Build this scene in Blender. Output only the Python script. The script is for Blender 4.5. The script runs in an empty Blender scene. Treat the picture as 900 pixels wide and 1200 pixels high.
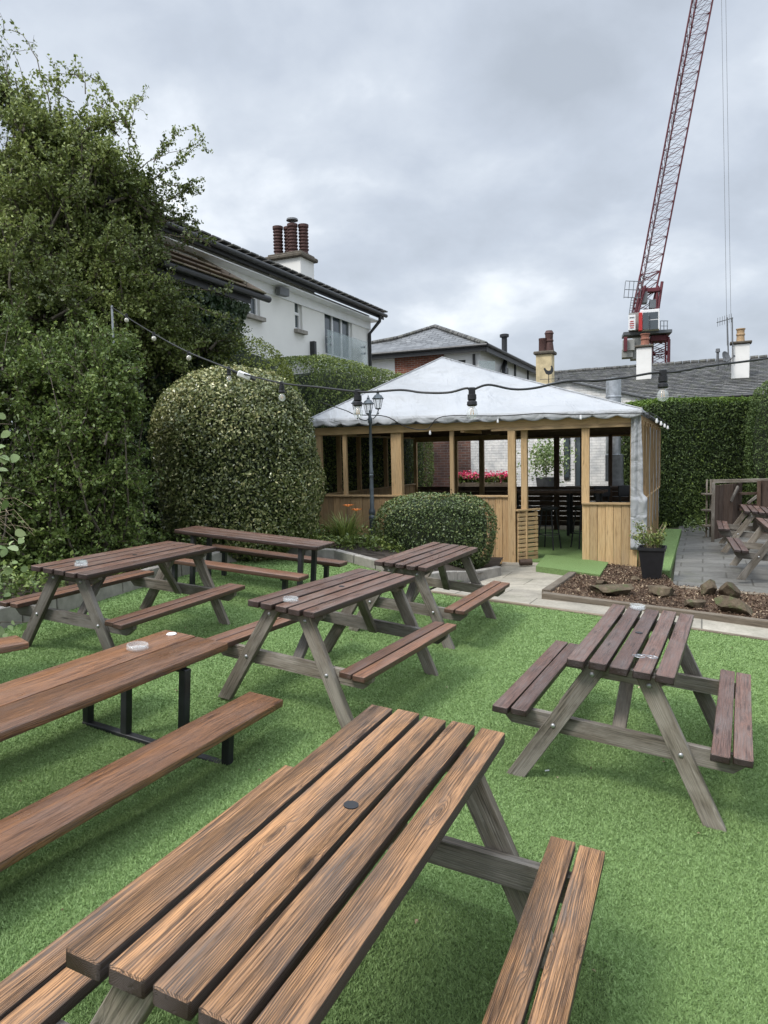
import bpy, math, random
import numpy as np
from mathutils import Vector, Matrix, noise
random.seed(7)
rng = np.random.default_rng(11)
R = math.radians
scene = bpy.context.scene
COL = scene.collection

# ------------------------------------------------------------------ camera
FPX, HOR, CAMH, ROLL = 832.0, 535.0, 1.86, R(-1.2)
pt_ = math.atan((600 - HOR) / FPX)
CF = Vector((0, math.cos(pt_), -math.sin(pt_)))
_r = Vector((1, 0, 0)); _u = Vector((0, math.sin(pt_), math.cos(pt_)))
CR = _r * math.cos(ROLL) + _u * math.sin(ROLL)
CU = _r * (-math.sin(ROLL)) + _u * math.cos(ROLL)
CC = Vector((0, 0, CAMH))
def ray(x, y):
    return CF + CR * ((x - 450) / FPX) + CU * ((600 - y) / FPX)
def at(x, y, D):
    """world point seen at photo pixel (x, y) whose world y-distance is D"""
    d = ray(x, y)
    return CC + d * (D / d.y)
def on_plane(x, y, p, n):
    d = ray(x, y); p = Vector(p); n = Vector(n)
    return CC + d * ((p - CC).dot(n) / d.dot(n))
cam = bpy.data.cameras.new("camera")
cam.sensor_fit = 'VERTICAL'; cam.sensor_height = 36; cam.lens = FPX / 1200 * 36
cam.clip_start = 0.05; cam.clip_end = 3000
camo = bpy.data.objects.new("camera", cam); COL.objects.link(camo)
M = Matrix((CR, CU, -CF)).transposed().to_4x4(); M.translation = CC
camo.matrix_world = M
scene.camera = camo

# ------------------------------------------------------------------ ground height
GX, GY = -0.073, 0.035
BUMPS = [(1.42, 4.11, .018), (.39, 6.93, -.048), (-.17, 1.9, .085), (-2.23, 6.12, -.06), (-1.6, 3.9, -.08)]
def sst(a, b, v):
    t = min(max((v - a) / (b - a), 0.0), 1.0)
    return t * t * (3 - 2 * t)
def ssa(a, b, v):
    t = np.clip((v - a) / (b - a), 0, 1)
    return t * t * (3 - 2 * t)
def gz(x, y):
    x_ = min(max(x, -4.0), 5.5); y_ = min(max(y, -1.0), 12.0)
    z = GX * x_ + GY * y_
    s = sst(7.5, 10.5, y) * max(sst(.2, 1.5, x), sst(11.7, 12.7, y)) * sst(-2.2, -1.5, x)
    z = z * (1 - s) + s * (.015 * x_)
    for bx, by, dz in BUMPS:
        z += dz * math.exp(-((x - bx) ** 2 + (y - by) ** 2) / 1.1)
    return z
def gza(x, y):
    x_ = np.clip(x, -4.0, 5.5); y_ = np.clip(y, -1.0, 12.0)
    z = GX * x_ + GY * y_
    s = ssa(7.5, 10.5, y) * np.maximum(ssa(.2, 1.5, x), ssa(11.7, 12.7, y)) * ssa(-2.2, -1.5, x)
    z = z * (1 - s) + s * (.015 * x_)
    for bx, by, dz in BUMPS:
        z = z + dz * np.exp(-((x - bx) ** 2 + (y - by) ** 2) / 1.1)
    return z
def ghit(px, py, off=0.0):
    """ground point seen at photo pixel"""
    d = ray(px, py); t = 1.0
    for _ in range(60):
        p = CC + d * t; t *= 1 + .6 * (p.z - gz(p.x, p.y) - off) / max(CAMH, .1) if abs(p.z - gz(p.x, p.y) - off) > 1e-4 else 1
    return CC + d * t
def gxy(px, py):
    p = ghit(px, py); return (p.x, p.y)
YAW = R(24.3)
UU = Vector((math.cos(YAW), -math.sin(YAW), 0))     # along the front of the pavilion
VV = Vector((math.sin(YAW), math.cos(YAW), 0))      # away from the camera
ZZ = Vector((0, 0, 1))

# ------------------------------------------------------------------ mesh builder
class MB:
    def __init__(self):
        self.v = []; self.f = []; self.g = []; self.r = []
    def add(self, vs, fs, gs=None, r=None):
        b = len(self.v)
        if r is None: r = random.random()
        off = Vector((r * 37.0, 0, 0))
        for i, p in enumerate(vs):
            self.v.append(tuple(p))
            q = Vector(gs[i]) if gs else Vector(p)
            self.g.append(tuple(q + off)); self.r.append(r)
        for f in fs: self.f.append(tuple(b + i for i in f))
        return self
    def prism(self, sec, a, b, M=None, ch=0.0, segs=1, bend=None, r=None):
        """cross section sec [(y,z)] (counter-clockwise) run along x from a to b; ends chamfered by ch"""
        M = M or Matrix()
        cy = sum(p[0] for p in sec) / len(sec); cz = sum(p[1] for p in sec) / len(sec)
        ext = max(abs(p[0] - cy) for p in sec); exz = max(abs(p[1] - cz) for p in sec)
        st = []
        if ch > 0: st.append((a, ch))
        for i in range(segs + 1):
            t = a + (b - a) * i / segs
            if ch > 0: t = min(max(t, a + ch), b - ch)
            st.append((t, 0))
        if ch > 0: st.append((b, ch))
        vs = []; gs = []; n = len(sec)
        for x, c in st:
            oy, oz = bend((x - a) / (b - a)) if bend else (0, 0)
            for y, z in sec:
                yy = cy + (y - cy) * (1 - c / ext) if c else y
                zz = cz + (z - cz) * (1 - c / exz) if c else z
                gs.append((x, yy, zz)); vs.append(M @ Vector((x, yy + oy, zz + oz)))
        fs = []
        for k in range(len(st) - 1):
            for i in range(n):
                j = (i + 1) % n
                fs.append((k * n + i, k * n + j, (k + 1) * n + j, (k + 1) * n + i))
        fs.append(tuple(reversed(range(n)))); fs.append(tuple((len(st) - 1) * n + i for i in range(n)))
        return self.add(vs, fs, gs, r)
    def board(self, a, b, w, t, M=None, ch=.004, segs=1, bend=None, r=None):
        """chamfered timber: x from a to b, y width w, z thickness t, centred"""
        y, z, c = w / 2, t / 2, min(ch, w / 4, t / 4)
        sec = [(-y + c, -z), (y - c, -z), (y, -z + c), (y, z - c), (y - c, z), (-y + c, z), (-y, z - c), (-y, -z + c)]
        return self.prism(sec, a, b, M, c * .8, segs, bend, r)
    def bar(self, p, q, w, t, up=(0, 0, 1), ch=.003, r=None, segs=1):
        """board from point p to point q"""
        p = Vector(p); q = Vector(q); d = q - p; L = d.length
        return self.board(0, L, w, t, frame(p, d, up), ch, segs, None, r)
    def box(self, c, s, rz=0, ch=.003, r=None, M=None):
        m = (M or Matrix()) @ Matrix.Translation(Vector(c)) @ Matrix.Rotation(rz, 4, 'Z')
        return self.board(-s[0] / 2, s[0] / 2, s[1], s[2], m, ch, 1, None, r)
    def tube(self, pts, rad, n=8, caps=True, r=None):
        pts = [Vector(p) for p in pts]
        rads = rad if isinstance(rad, (list, tuple)) else [rad] * len(pts)
        vs = []; fs = []; gs = []
        prev = None; dist = 0
        for i, p in enumerate(pts):
            d = (pts[min(i + 1, len(pts) - 1)] - pts[max(i - 1, 0)])
            if d.length < 1e-9: d = Vector((0, 0, 1))
            d.normalize()
            if prev is None:
                a = d.cross(Vector((0, 0, 1)) if abs(d.z) < .9 else Vector((1, 0, 0)))
            else: a = prev - d * prev.dot(d)
            a.normalize(); prev = a; b = d.cross(a)
            if i: dist += (p - pts[i - 1]).length
            for k in range(n):
                t = 2 * math.pi * k / n
                o = a * math.cos(t) + b * math.sin(t)
                vs.append(p + o * rads[i]); gs.append((dist, math.cos(t) * rads[i], math.sin(t) * rads[i]))
        for i in range(len(pts) - 1):
            for k in range(n):
                j = (k + 1) % n
                fs.append((i * n + k, i * n + j, (i + 1) * n + j, (i + 1) * n + k))
        if caps:
            fs.append(tuple(reversed(range(n)))); fs.append(tuple((len(pts) - 1) * n + k for k in range(n)))
        return self.add(vs, fs, gs, r)
    def lathe(self, prof, c=(0, 0, 0), n=20, M=None, r=None, caps=True):
        """profile [(radius, z)] turned about z"""
        m = (M or Matrix()) @ Matrix.Translation(Vector(c))
        vs = []; fs = []
        for (rr, z) in prof:
            for k in range(n):
                t = 2 * math.pi * k / n
                vs.append(m @ Vector((rr * math.cos(t), rr * math.sin(t), z)))
        for i in range(len(prof) - 1):
            for k in range(n):
                j = (k + 1) % n
                fs.append((i * n + k, i * n + j, (i + 1) * n + j, (i + 1) * n + k))
        if caps:
            fs.append(tuple(reversed(range(n)))); fs.append(tuple((len(prof) - 1) * n + k for k in range(n)))
        return self.add(vs, fs, None, r)
    def quad(self, a, b, c, d, nu=1, nv=1, r=None):
        a, b, c, d = map(Vector, (a, b, c, d))
        vs = []; fs = []; gs = []
        lu = (b - a).length; lv = (d - a).length
        for j in range(nv + 1):
            for i in range(nu + 1):
                s = i / nu; t = j / nv
                vs.append((a * (1 - s) + b * s) * (1 - t) + (d * (1 - s) + c * s) * t)
                gs.append((s * lu, t * lv, 0))
        for j in range(nv):
            for i in range(nu):
                k = j * (nu + 1) + i
                fs.append((k, k + 1, k + nu + 2, k + nu + 1))
        return self.add(vs, fs, gs, r)
    def slab(self, pts, t, r=None):
        """solid from a planar outline pts (3d), thickness t along its normal downwards"""
        pts = [Vector(p) for p in pts]; n = len(pts)
        nn = (pts[1] - pts[0]).cross(pts[2] - pts[0]).normalized()
        low = [p - nn * t for p in pts]
        fs = [tuple(range(n)), tuple(reversed(range(n, 2 * n)))]
        for i in range(n):
            j = (i + 1) % n
            fs.append((i, n + i, n + j, j))
        return self.add(pts + low, fs, None, r)
    def build(self, name, mat, parent=None, smooth=False, ang=40):
        me = bpy.data.meshes.new(name)
        me.from_pydata(self.v, [], self.f)
        a = me.attributes.new('gc', 'FLOAT_VECTOR', 'POINT')
        a.data.foreach_set('vector', np.array(self.g, dtype=np.float32).ravel())
        a = me.attributes.new('pr', 'FLOAT', 'POINT')
        a.data.foreach_set('value', np.array(self.r, dtype=np.float32))
        me.materials.append(mat)
        if smooth:
            me.polygons.foreach_set('use_smooth', [True] * len(me.polygons))
            try: me.set_sharp_from_angle(angle=R(ang))
            except Exception: pass
        me.update()
        o = bpy.data.objects.new(name, me); COL.objects.link(o)
        if parent is not None: o.parent = parent
        return o
def frame(p, d, up=(0, 0, 1)):
    x = Vector(d).normalized(); up = Vector(up)
    y = up.cross(x)
    if y.length < 1e-5: y = Vector((0, 1, 0)).cross(x)
    if y.length < 1e-5: y = Vector((1, 0, 0)).cross(x)
    y.normalize(); z = x.cross(y)
    m = Matrix((x, y, z)).transposed().to_4x4(); m.translation = Vector(p)
    return m
def tag(o, label=None, cat=None, group=None, kind=None):
    if label: o['label'] = label
    if cat: o['category'] = cat
    if group: o['group'] = group
    if kind: o['kind'] = kind
    return o
def empty(name, loc, label, cat, group=None, rz=0, M=None):
    o = bpy.data.objects.new(name, None); COL.objects.link(o)
    o.empty_display_size = .2
    if M is not None: o.matrix_world = M
    else:
        o.location = loc; o.rotation_euler = (0, 0, rz)
    return tag(o, label, cat, group)
def copy_tree(o, parent=None):
    c = o.copy(); COL.objects.link(c)
    if parent is not None:
        c.parent = parent; c.matrix_parent_inverse = o.matrix_parent_inverse.copy()
    for ch in [k for k in scene.objects if k.parent == o]:
        copy_tree(ch, c)
    return c
def ground_matrix(x, y, ang, dz=0.0, tilt=True):
    """frame standing on the sloping garden, x axis along ang"""
    if tilt:
        N = Vector((-GX, -GY, 1)).normalized()
        A = Vector((math.cos(ang), math.sin(ang), GX * math.cos(ang) + GY * math.sin(ang))).normalized()
    else:
        N = Vector((0, 0, 1)); A = Vector((math.cos(ang), math.sin(ang), 0))
    B = N.cross(A)
    m = Matrix((A, B, N)).transposed().to_4x4(); m.translation = Vector((x, y, gz(x, y) + dz))
    return m

# ------------------------------------------------------------------ materials
class Mat:
    def __init__(self, name, rough=.7, spec=.4, metal=0):
        self.m = bpy.data.materials.new(name); self.m.use_nodes = True
        self.t = self.m.node_tree; self.b = self.t.nodes['Principled BSDF']
        self.b.inputs['Roughness'].default_value = rough
        self.b.inputs['Specular IOR Level'].default_value = spec
        self.b.inputs['Metallic'].default_value = metal
        self.out = self.t.nodes['Material Output']
    def n(self, typ, **kw):
        x = self.t.nodes.new(typ)
        for k, v in kw.items(): setattr(x, k, v)
        return x
    def l(self, a, b): self.t.links.new(a, b)
    def put(self, sock, v):
        if isinstance(v, bpy.types.NodeSocket): self.l(v, sock)
        elif isinstance(v, (tuple, list)) and len(v) == 3 and sock.type == 'RGBA': sock.default_value = (*v, 1)
        else: sock.default_value = v
    def attr(self, name, vec=True):
        a = self.n('ShaderNodeAttribute'); a.attribute_name = name
        return a.outputs['Vector' if vec else 'Fac']
    def obj(self): return self.n('ShaderNodeTexCoord').outputs['Object']
    def pos(self): return self.n('ShaderNodeNewGeometry').outputs['Position']
    def mapv(self, v, sc=(1, 1, 1), rot=(0, 0, 0), loc=(0, 0, 0)):
        x = self.n('ShaderNodeMapping'); self.put(x.inputs['Vector'], v)
        x.inputs['Scale'].default_value = sc; x.inputs['Rotation'].default_value = rot; x.inputs['Location'].default_value = loc
        return x.outputs[0]
    def noise(self, v, sc=5, det=3, ro=.55, dist=0):
        x = self.n('ShaderNodeTexNoise'); self.put(x.inputs['Vector'], v)
        x.inputs['Scale'].default_value = sc; x.inputs['Detail'].default_value = det
        x.inputs['Roughness'].default_value = ro; x.inputs['Distortion'].default_value = dist
        return x.outputs['Fac']
    def vor(self, v, sc=5, feat='F1', out='Distance', rnd=1):
        x = self.n('ShaderNodeTexVoronoi', feature=feat); self.put(x.inputs['Vector'], v)
        x.inputs['Scale'].default_value = sc; x.inputs['Randomness'].default_value = rnd
        return x.outputs[out]
    def ma(self, op, a, b=0.0, c=0.0, clamp=False):
        x = self.n('ShaderNodeMath', operation=op); x.use_clamp = clamp
        self.put(x.inputs[0], a); self.put(x.inputs[1], b); self.put(x.inputs[2], c)
        return x.outputs[0]
    def ramp(self, f, stops):
        x = self.n('ShaderNodeValToRGB'); self.put(x.inputs[0], f)
        e = x.color_ramp.elements
        while len(e) < len(stops): e.new(.5)
        for i, (p, c) in enumerate(stops):
            e[i].position = p; e[i].color = (*c, 1) if len(c) == 3 else c
        return x.outputs[0]
    def rampf(self, f, a, b):
        x = self.n('ShaderNodeMapRange'); self.put(x.inputs[0], f)
        x.inputs[1].default_value = a; x.inputs[2].default_value = b
        return x.outputs[0]
    def mix(self, f, a, b, mode='MIX'):
        x = self.n('ShaderNodeMix', data_type='RGBA', blend_type=mode)
        self.put(x.inputs[0], f); self.put(x.inputs[6], a); self.put(x.inputs[7], b)
        return x.outputs[2]
    def col(self, c): self.put(self.b.inputs['Base Color'], c)
    def rough(self, c): self.put(self.b.inputs['Roughness'], c)
    def bump(self, h, s=.3, d=.01):
        x = self.n('ShaderNodeBump'); self.put(x.inputs['Height'], h)
        x.inputs['Strength'].default_value = s; x.inputs['Distance'].default_value = d
        self.l(x.outputs[0], self.b.inputs['Normal'])

def plain(name, c, rough=.6, metal=0, var=.12, sc=6, bump=0, spec=.4):
    m = Mat(name, rough, spec, metal)
    p = m.pos(); n1 = m.noise(p, sc, 4)
    d = tuple(x * (1 - var) for x in c); e = tuple(min(1, x * (1 + var)) for x in c)
    m.col(m.ramp(n1, [(.3, d), (.7, e)]))
    m.rough(m.ma('ADD', m.ma('MULTIPLY', m.noise(p, sc * 3, 3), .2), rough - .1))
    if bump: m.bump(m.noise(p, sc * 12, 4), bump, .004)
    return m.m

def timber(name, light, dark, grey, ring=.5, weather=.5, rough=.5, ringw=.0065, bump=.5, spec=.4, wet=0.0, drops=0.0, dark_sided=0.0):
    """sawn softwood with growth rings, knots, fibres and weathering, grain along the part's own x"""
    m = Mat(name, rough, spec)
    g = m.attr('gc'); pr = m.attr('pr', False)
    s = m.n('ShaderNodeSeparateXYZ'); m.put(s.inputs[0], g)
    X, Y, Z = s.outputs
    r2 = m.ma('FRACT', m.ma('MULTIPLY', pr, 7.31)); r3 = m.ma('FRACT', m.ma('MULTIPLY', pr, 13.7))
    # knots
    kv = m.n('ShaderNodeCombineXYZ')
    m.put(kv.inputs[0], m.ma('MULTIPLY', X, 2.4)); m.put(kv.inputs[1], m.ma('ADD', m.ma('MULTIPLY', Y, 14.0), m.ma('MULTIPLY', pr, 50))); m.put(kv.inputs[2], m.ma('MULTIPLY', r2, 9))
    kd = m.vor(kv.outputs[0], 1.0)
    knot = m.rampf(kd, .34, .0)
    lo = m.noise(m.mapv(g, (1.1, 5, 5)), 1, 2, .5)
    yy = m.ma('ADD', Y, m.ma('MULTIPLY', m.ma('SUBTRACT', r2, .5), .09))
    yy = m.ma('ADD', yy, m.ma('MULTIPLY', m.ma('SUBTRACT', lo, .5), .05))
    zz = m.ma('ADD', Z, m.ma('ADD', .022, m.ma('MULTIPLY', r3, .045)))
    rr = m.ma('SQRT', m.ma('ADD', m.ma('MULTIPLY', yy, yy), m.ma('MULTIPLY', zz, zz)))
    rr = m.ma('ADD', rr, m.ma('MULTIPLY', m.ma('MULTIPLY', knot, knot), .02))
    fine = m.noise(m.mapv(g, (5, 60, 60)), 1, 3, .6)
    rr = m.ma('ADD', rr, m.ma('MULTIPLY', fine, .0035))
    fr = m.ma('FRACT', m.ma('DIVIDE', rr, ringw))
    rg = m.ramp(fr, [(0, (0, 0, 0)), (.45, (.25, .25, .25)), (.82, (1, 1, 1)), (1, (0, 0, 0))])
    fib = m.noise(m.mapv(g, (9, 330, 330)), 1, 3, .65)
    fib2 = m.noise(m.mapv(g, (3.5, 120, 120)), 1, 3, .6)
    pat = m.noise(m.mapv(g, (3.0, 11, 11)), 1, 4, .62, .4)
    c = m.mix(m.ma('MULTIPLY', rg, ring), light, dark)
    c = m.mix(m.ma('MULTIPLY', m.rampf(fib, .42, .66), .8), c, dark)
    c = m.mix(m.ma('MULTIPLY', m.rampf(fib2, .52, .66), .72), c, tuple(x * .55 for x in dark))
    w = m.ma('MULTIPLY', m.rampf(pat, .42, .66), weather)
    c = m.mix(m.ma('MULTIPLY', w, m.ma('ADD', .35, m.ma('MULTIPLY', rg, .65))), c, grey)
    c = m.mix(m.ma('MULTIPLY', m.rampf(kd, .14, .05), .75), c, tuple(x * .5 for x in dark))
    c = m.mix(1.0, c, m.ramp(r3, [(0, (.72, .72, .74)), (1, (1.18, 1.14, 1.1))]), 'MULTIPLY')
    if dark_sided:
        # faces that do not point up are mixed towards a darker brown
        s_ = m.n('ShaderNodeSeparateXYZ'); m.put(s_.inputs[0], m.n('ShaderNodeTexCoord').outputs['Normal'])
        c = m.mix(m.ma('MULTIPLY', m.rampf(s_.outputs[2], .75, .35), dark_sided), c, tuple(x * .5 for x in dark))
    m.col(c)
    ro = m.ma('ADD', rough - .14, m.ma('MULTIPLY', m.noise(m.mapv(g, (4, 25, 25)), 1, 3), .34))
    if wet: ro = m.ma('SUBTRACT', ro, m.ma('MULTIPLY', m.rampf(m.noise(m.pos(), 5, 3), .45, .6), wet))
    m.rough(ro)
    h = m.ma('SUBTRACT', m.ma('MULTIPLY', fib, .5), m.ma('ADD', m.ma('MULTIPLY', rg, .9), m.ma('MULTIPLY', m.rampf(fib2, .55, .72), .9)))
    if drops:
        dv = m.vor(m.pos(), 150)
        h = m.ma('ADD', h, m.ma('MULTIPLY', m.rampf(dv, .28, .12), drops))
    m.bump(h, bump, .0022)
    return m.m
SKYGAIN, SUN_E, EXPO = 8.5, 1.5, 0.88
# ------------------------------------------------------------------ palette
WD = {}
WD['hero'] = timber('stained_pine_worn', (.44, .235, .105), (.075, .042, .025), (.12, .095, .078), .45, 1.0, .48, .0031, 1.2, .45, dark_sided=1.0)
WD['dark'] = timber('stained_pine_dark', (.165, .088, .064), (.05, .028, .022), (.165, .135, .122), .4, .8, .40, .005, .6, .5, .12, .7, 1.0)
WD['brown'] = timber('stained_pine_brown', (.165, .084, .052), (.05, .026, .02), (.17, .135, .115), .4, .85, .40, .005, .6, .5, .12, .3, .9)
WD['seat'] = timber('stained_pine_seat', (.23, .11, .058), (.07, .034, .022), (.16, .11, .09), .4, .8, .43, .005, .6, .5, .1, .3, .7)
WD['red'] = timber('stained_plank_red', (.31, .145, .062), (.07, .032, .019), (.17, .105, .075), .45, .9, .40, .004, 1.0, .5, .12, .4)
WD['grey'] = timber('weathered_grey_timber', (.20, .175, .14), (.075, .064, .05), (.33, .31, .275), .5, .9, .72, .006, .5, .3)
WD['tan'] = timber('treated_tan_timber', (.58, .42, .225), (.40, .25, .12), (.48, .39, .25), .5, .35, .6, .008, .25, .35)
WD['tanlow'] = timber('treated_cladding_timber', (.48, .33, .17), (.30, .185, .09), (.38, .29, .18), .5, .45, .62, .008, .25, .35)
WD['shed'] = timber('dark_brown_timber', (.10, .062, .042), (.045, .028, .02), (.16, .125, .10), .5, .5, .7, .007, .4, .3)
WD['sleeper'] = timber('sleeper_timber', (.22, .18, .13), (.10, .08, .058), (.27, .24, .19), .5, .6, .75, .007, .5, .3)
MT = {}
MT['black'] = plain('black_painted_steel', (.022, .023, .025), .45, 0, .3, 9)
MT['bolt'] = plain('galvanised_bolt', (.42, .42, .42), .45, .8, .2, 40)
MT['galv'] = plain('galvanised_steel', (.42, .44, .46), .42, .7, .2, 12)
MT['render'] = plain('white_render', (.80, .785, .75), .85, 0, .05, 1.3, .25)
MT['white'] = plain('white_upvc', (.78, .78, .78), .4, 0, .04)
MT['fascia'] = plain('black_fascia', (.03, .031, .033), .45, 0, .2)
MT['cream'] = plain('cream_render', (.55, .45, .27), .85, 0, .25, 5, .2)
MT['pot'] = plain('terracotta_pot', (.075, .036, .03), .7, 0, .3, 20)
MT['potlight'] = plain('buff_clay_pot', (.40, .27, .15), .7, 0, .25, 20)
MT['lead'] = plain('lead_grey', (.13, .135, .14), .6, 0, .2)
MT['concrete'] = plain('concrete', (.27, .25, .22), .9, 0, .25, 9, .4)
MT['blackplastic'] = plain('black_plastic', (.018, .018, .02), .4, 0, .2, 9)
MT['cable'] = plain('black_cable', (.02, .02, .02), .55)
MT['lamp'] = plain('grey_lamp_paint', (.075, .09, .10), .42, .3, .25, 14)
MT['cranered'] = plain('crane_red_paint', (.115, .022, .03), .6, 0, .2, 1)
MT['ballast'] = plain('crane_ballast', (.28, .28, .26), .85, 0, .12, 1)
MT['cranegrey'] = plain('crane_grey_steel', (.13, .14, .15), .6, .2, .15, 1)
MT['rope'] = plain('steel_rope', (.2, .21, .22), .6)
MT['bark'] = plain('bark_grey', (.10, .085, .065), .9, 0, .35, 12, .6)
MT['twig'] = plain('twig_brown', (.11, .085, .06), .85, 0, .3, 8)
MT['drytwig'] = plain('dry_stem', (.33, .26, .17), .85, 0, .3, 8)
MT['soil'] = plain('dark_soil', (.035, .026, .018), .95, 0, .4, 14, .6)
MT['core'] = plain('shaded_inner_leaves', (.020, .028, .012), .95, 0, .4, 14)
MT['redpaint'] = plain('red_paint', (.45, .03, .03), .5)

def glass(name, tint=(.9, .95, .95), rough=.03, dark=None):
    m = Mat(name, rough, .5)
    if dark:
        m.col(dark); m.b.inputs['Roughness'].default_value = .06; m.b.inputs['Specular IOR Level'].default_value = .9
        return m.m
    m.col(tint); m.b.inputs['Transmission Weight'].default_value = 1; m.b.inputs['IOR'].default_value = 1.45
    return m.m
def clear(name, tr, c=(.85, .88, .88), rough=.04):
    m = Mat(name, rough, .8); m.col(c)
    t = m.n('ShaderNodeBsdfTransparent'); mx = m.n('ShaderNodeMixShader'); mx.inputs[0].default_value = tr
    m.l(m.b.outputs[0], mx.inputs[1]); m.l(t.outputs[0], mx.inputs[2]); m.l(mx.outputs[0], m.out.inputs[0])
    return m.m
MT['glass'] = clear('clear_glass', .74)
MT['ashglass'] = clear('ashtray_glass', .74, (.72, .76, .76))
MT['lens'] = clear('spectacle_lens', .93, (.6, .62, .62))
MT['pane'] = glass('window_glass', dark=(.06, .075, .085))
MT['frosted'] = clear('tinted_balustrade_glass', .68, (.42, .50, .49))
def emit(name, c, s):
    m = Mat(name, .3); m.col(c); m.b.inputs['Emission Color'].default_value = (*c, 1); m.b.inputs['Emission Strength'].default_value = s
    return m.m

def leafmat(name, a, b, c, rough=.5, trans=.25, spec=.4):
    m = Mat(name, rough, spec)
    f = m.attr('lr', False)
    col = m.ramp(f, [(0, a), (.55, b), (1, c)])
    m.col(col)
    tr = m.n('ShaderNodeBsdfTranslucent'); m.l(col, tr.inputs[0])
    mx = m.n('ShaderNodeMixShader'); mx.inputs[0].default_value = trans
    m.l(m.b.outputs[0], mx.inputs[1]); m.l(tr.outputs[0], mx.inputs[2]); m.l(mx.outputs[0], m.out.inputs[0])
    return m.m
LF = {}
LF['haw'] = leafmat('hawthorn_leaf', (.055, .072, .02), (.155, .20, .052), (.36, .41, .13))
LF['shrub'] = leafmat('shrub_leaf', (.05, .075, .02), (.13, .19, .045), (.29, .36, .10))
LF['laurel'] = leafmat('laurel_leaf', (.05, .07, .022), (.16, .19, .06), (.60, .56, .28), .32, .15, .6)
LF['box'] = leafmat('box_leaf', (.035, .055, .02), (.10, .145, .045), (.28, .30, .11), .4, .15)
LF['privet'] = leafmat('privet_leaf', (.08, .105, .02), (.19, .23, .04), (.36, .40, .08))
LF['hedge'] = leafmat('hedge_leaf', (.06, .09, .022), (.16, .215, .05), (.33, .38, .10), .42)
LF['ivy'] = leafmat('ivy_leaf', (.02, .04, .018), (.048, .085, .034), (.14, .18, .09), .35)
LF['cypress'] = leafmat('cypress_spray', (.035, .06, .018), (.085, .13, .03), (.19, .26, .05), .6, .1)
LF['cyptop'] = leafmat('cypress_new_growth', (.05, .10, .012), (.10, .17, .02), (.17, .25, .04), .6, .2)
LF['conifer'] = leafmat('conifer_spray', (.04, .075, .02), (.09, .14, .035), (.19, .24, .08), .6, .15)
LF['pale'] = leafmat('pale_green_leaf', (.12, .19, .06), (.24, .32, .12), (.40, .48, .24), .45)
LF['grass'] = leafmat('artificial_grass_blade', (.155, .225, .08), (.245, .36, .135), (.35, .46, .22), .6, .25, .2)
LF['flower'] = leafmat('orange_petal', (.70, .16, .02), (.80, .24, .05), (.85, .35, .10))
LF['pink'] = leafmat('pink_petal', (.55, .02, .08), (.75, .08, .18), (.85, .25, .35))
LF['bark_chip'] = leafmat('bark_chip', (.05, .028, .016), (.14, .085, .05), (.42, .33, .22), .85, 0)

# ------------------------------------------------------------------ numpy leaf clouds
def vn(P, f, seed=0.0):
    """cheap smooth 3d noise, about -1..1"""
    x, y, z = P[:, 0] * f + seed, P[:, 1] * f + seed * 1.7, P[:, 2] * f - seed
    return (np.sin(x * 1.0 + 1.3 * np.sin(y * .9 + z * .4)) + np.sin(y * 1.1 + 1.2 * np.sin(z * 1.2 + x * .5)) + np.sin(z * 1.3 + 1.1 * np.sin(x * .8 + y * .7))) / 3
def leaves(name, mat, P, N=None, size=.03, asp=.5, parent=None, nb=.8, lr=None, szvar=.35, fold=.15, droop=0.0, T=None):
    n = len(P)
    rn = rng.normal(size=(n, 3))
    nrm = rn + (N * nb * 2 if N is not None else 0)
    nrm /= np.linalg.norm(nrm, axis=1)[:, None]
    t = rng.normal(size=(n, 3)) if T is None else T + rng.normal(size=(n, 3)) * .3
    t[:, 2] -= droop
    t -= nrm * np.sum(t * nrm, axis=1)[:, None]
    t /= np.linalg.norm(t, axis=1)[:, None] + 1e-9
    b = np.cross(nrm, t)
    s = (size * (1 + szvar * rng.uniform(-1, 1, n)))[:, None]
    V = np.empty((n, 4, 3))
    V[:, 0] = P - t * s * .5
    V[:, 1] = P + b * s * asp * .5 + nrm * s * fold
    V[:, 2] = P + t * s * .5
    V[:, 3] = P - b * s * asp * .5 + nrm * s * fold
    if lr is None: lr = rng.uniform(0, 1, n)
    return fastmesh(name, mat, V.reshape(-1, 3), 4, np.repeat(np.clip(lr, 0, 1), 4), parent)
def fastmesh(name, mat, V, k, lr, parent=None):
    nv = len(V); nf = nv // k
    me = bpy.data.meshes.new(name)
    me.vertices.add(nv); me.vertices.foreach_set('co', V.astype(np.float32).ravel())
    me.loops.add(nv); me.loops.foreach_set('vertex_index', np.arange(nv, dtype=np.int32))
    me.polygons.add(nf)
    me.polygons.foreach_set('loop_start', np.arange(0, nv, k, dtype=np.int32))
    a = me.attributes.new('lr', 'FLOAT', 'POINT'); a.data.foreach_set('value', lr.astype(np.float32))
    me.materials.append(mat); me.update(calc_edges=True)
    o = bpy.data.objects.new(name, me); COL.objects.link(o)
    if parent is not None: o.parent = parent
    return o
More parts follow.
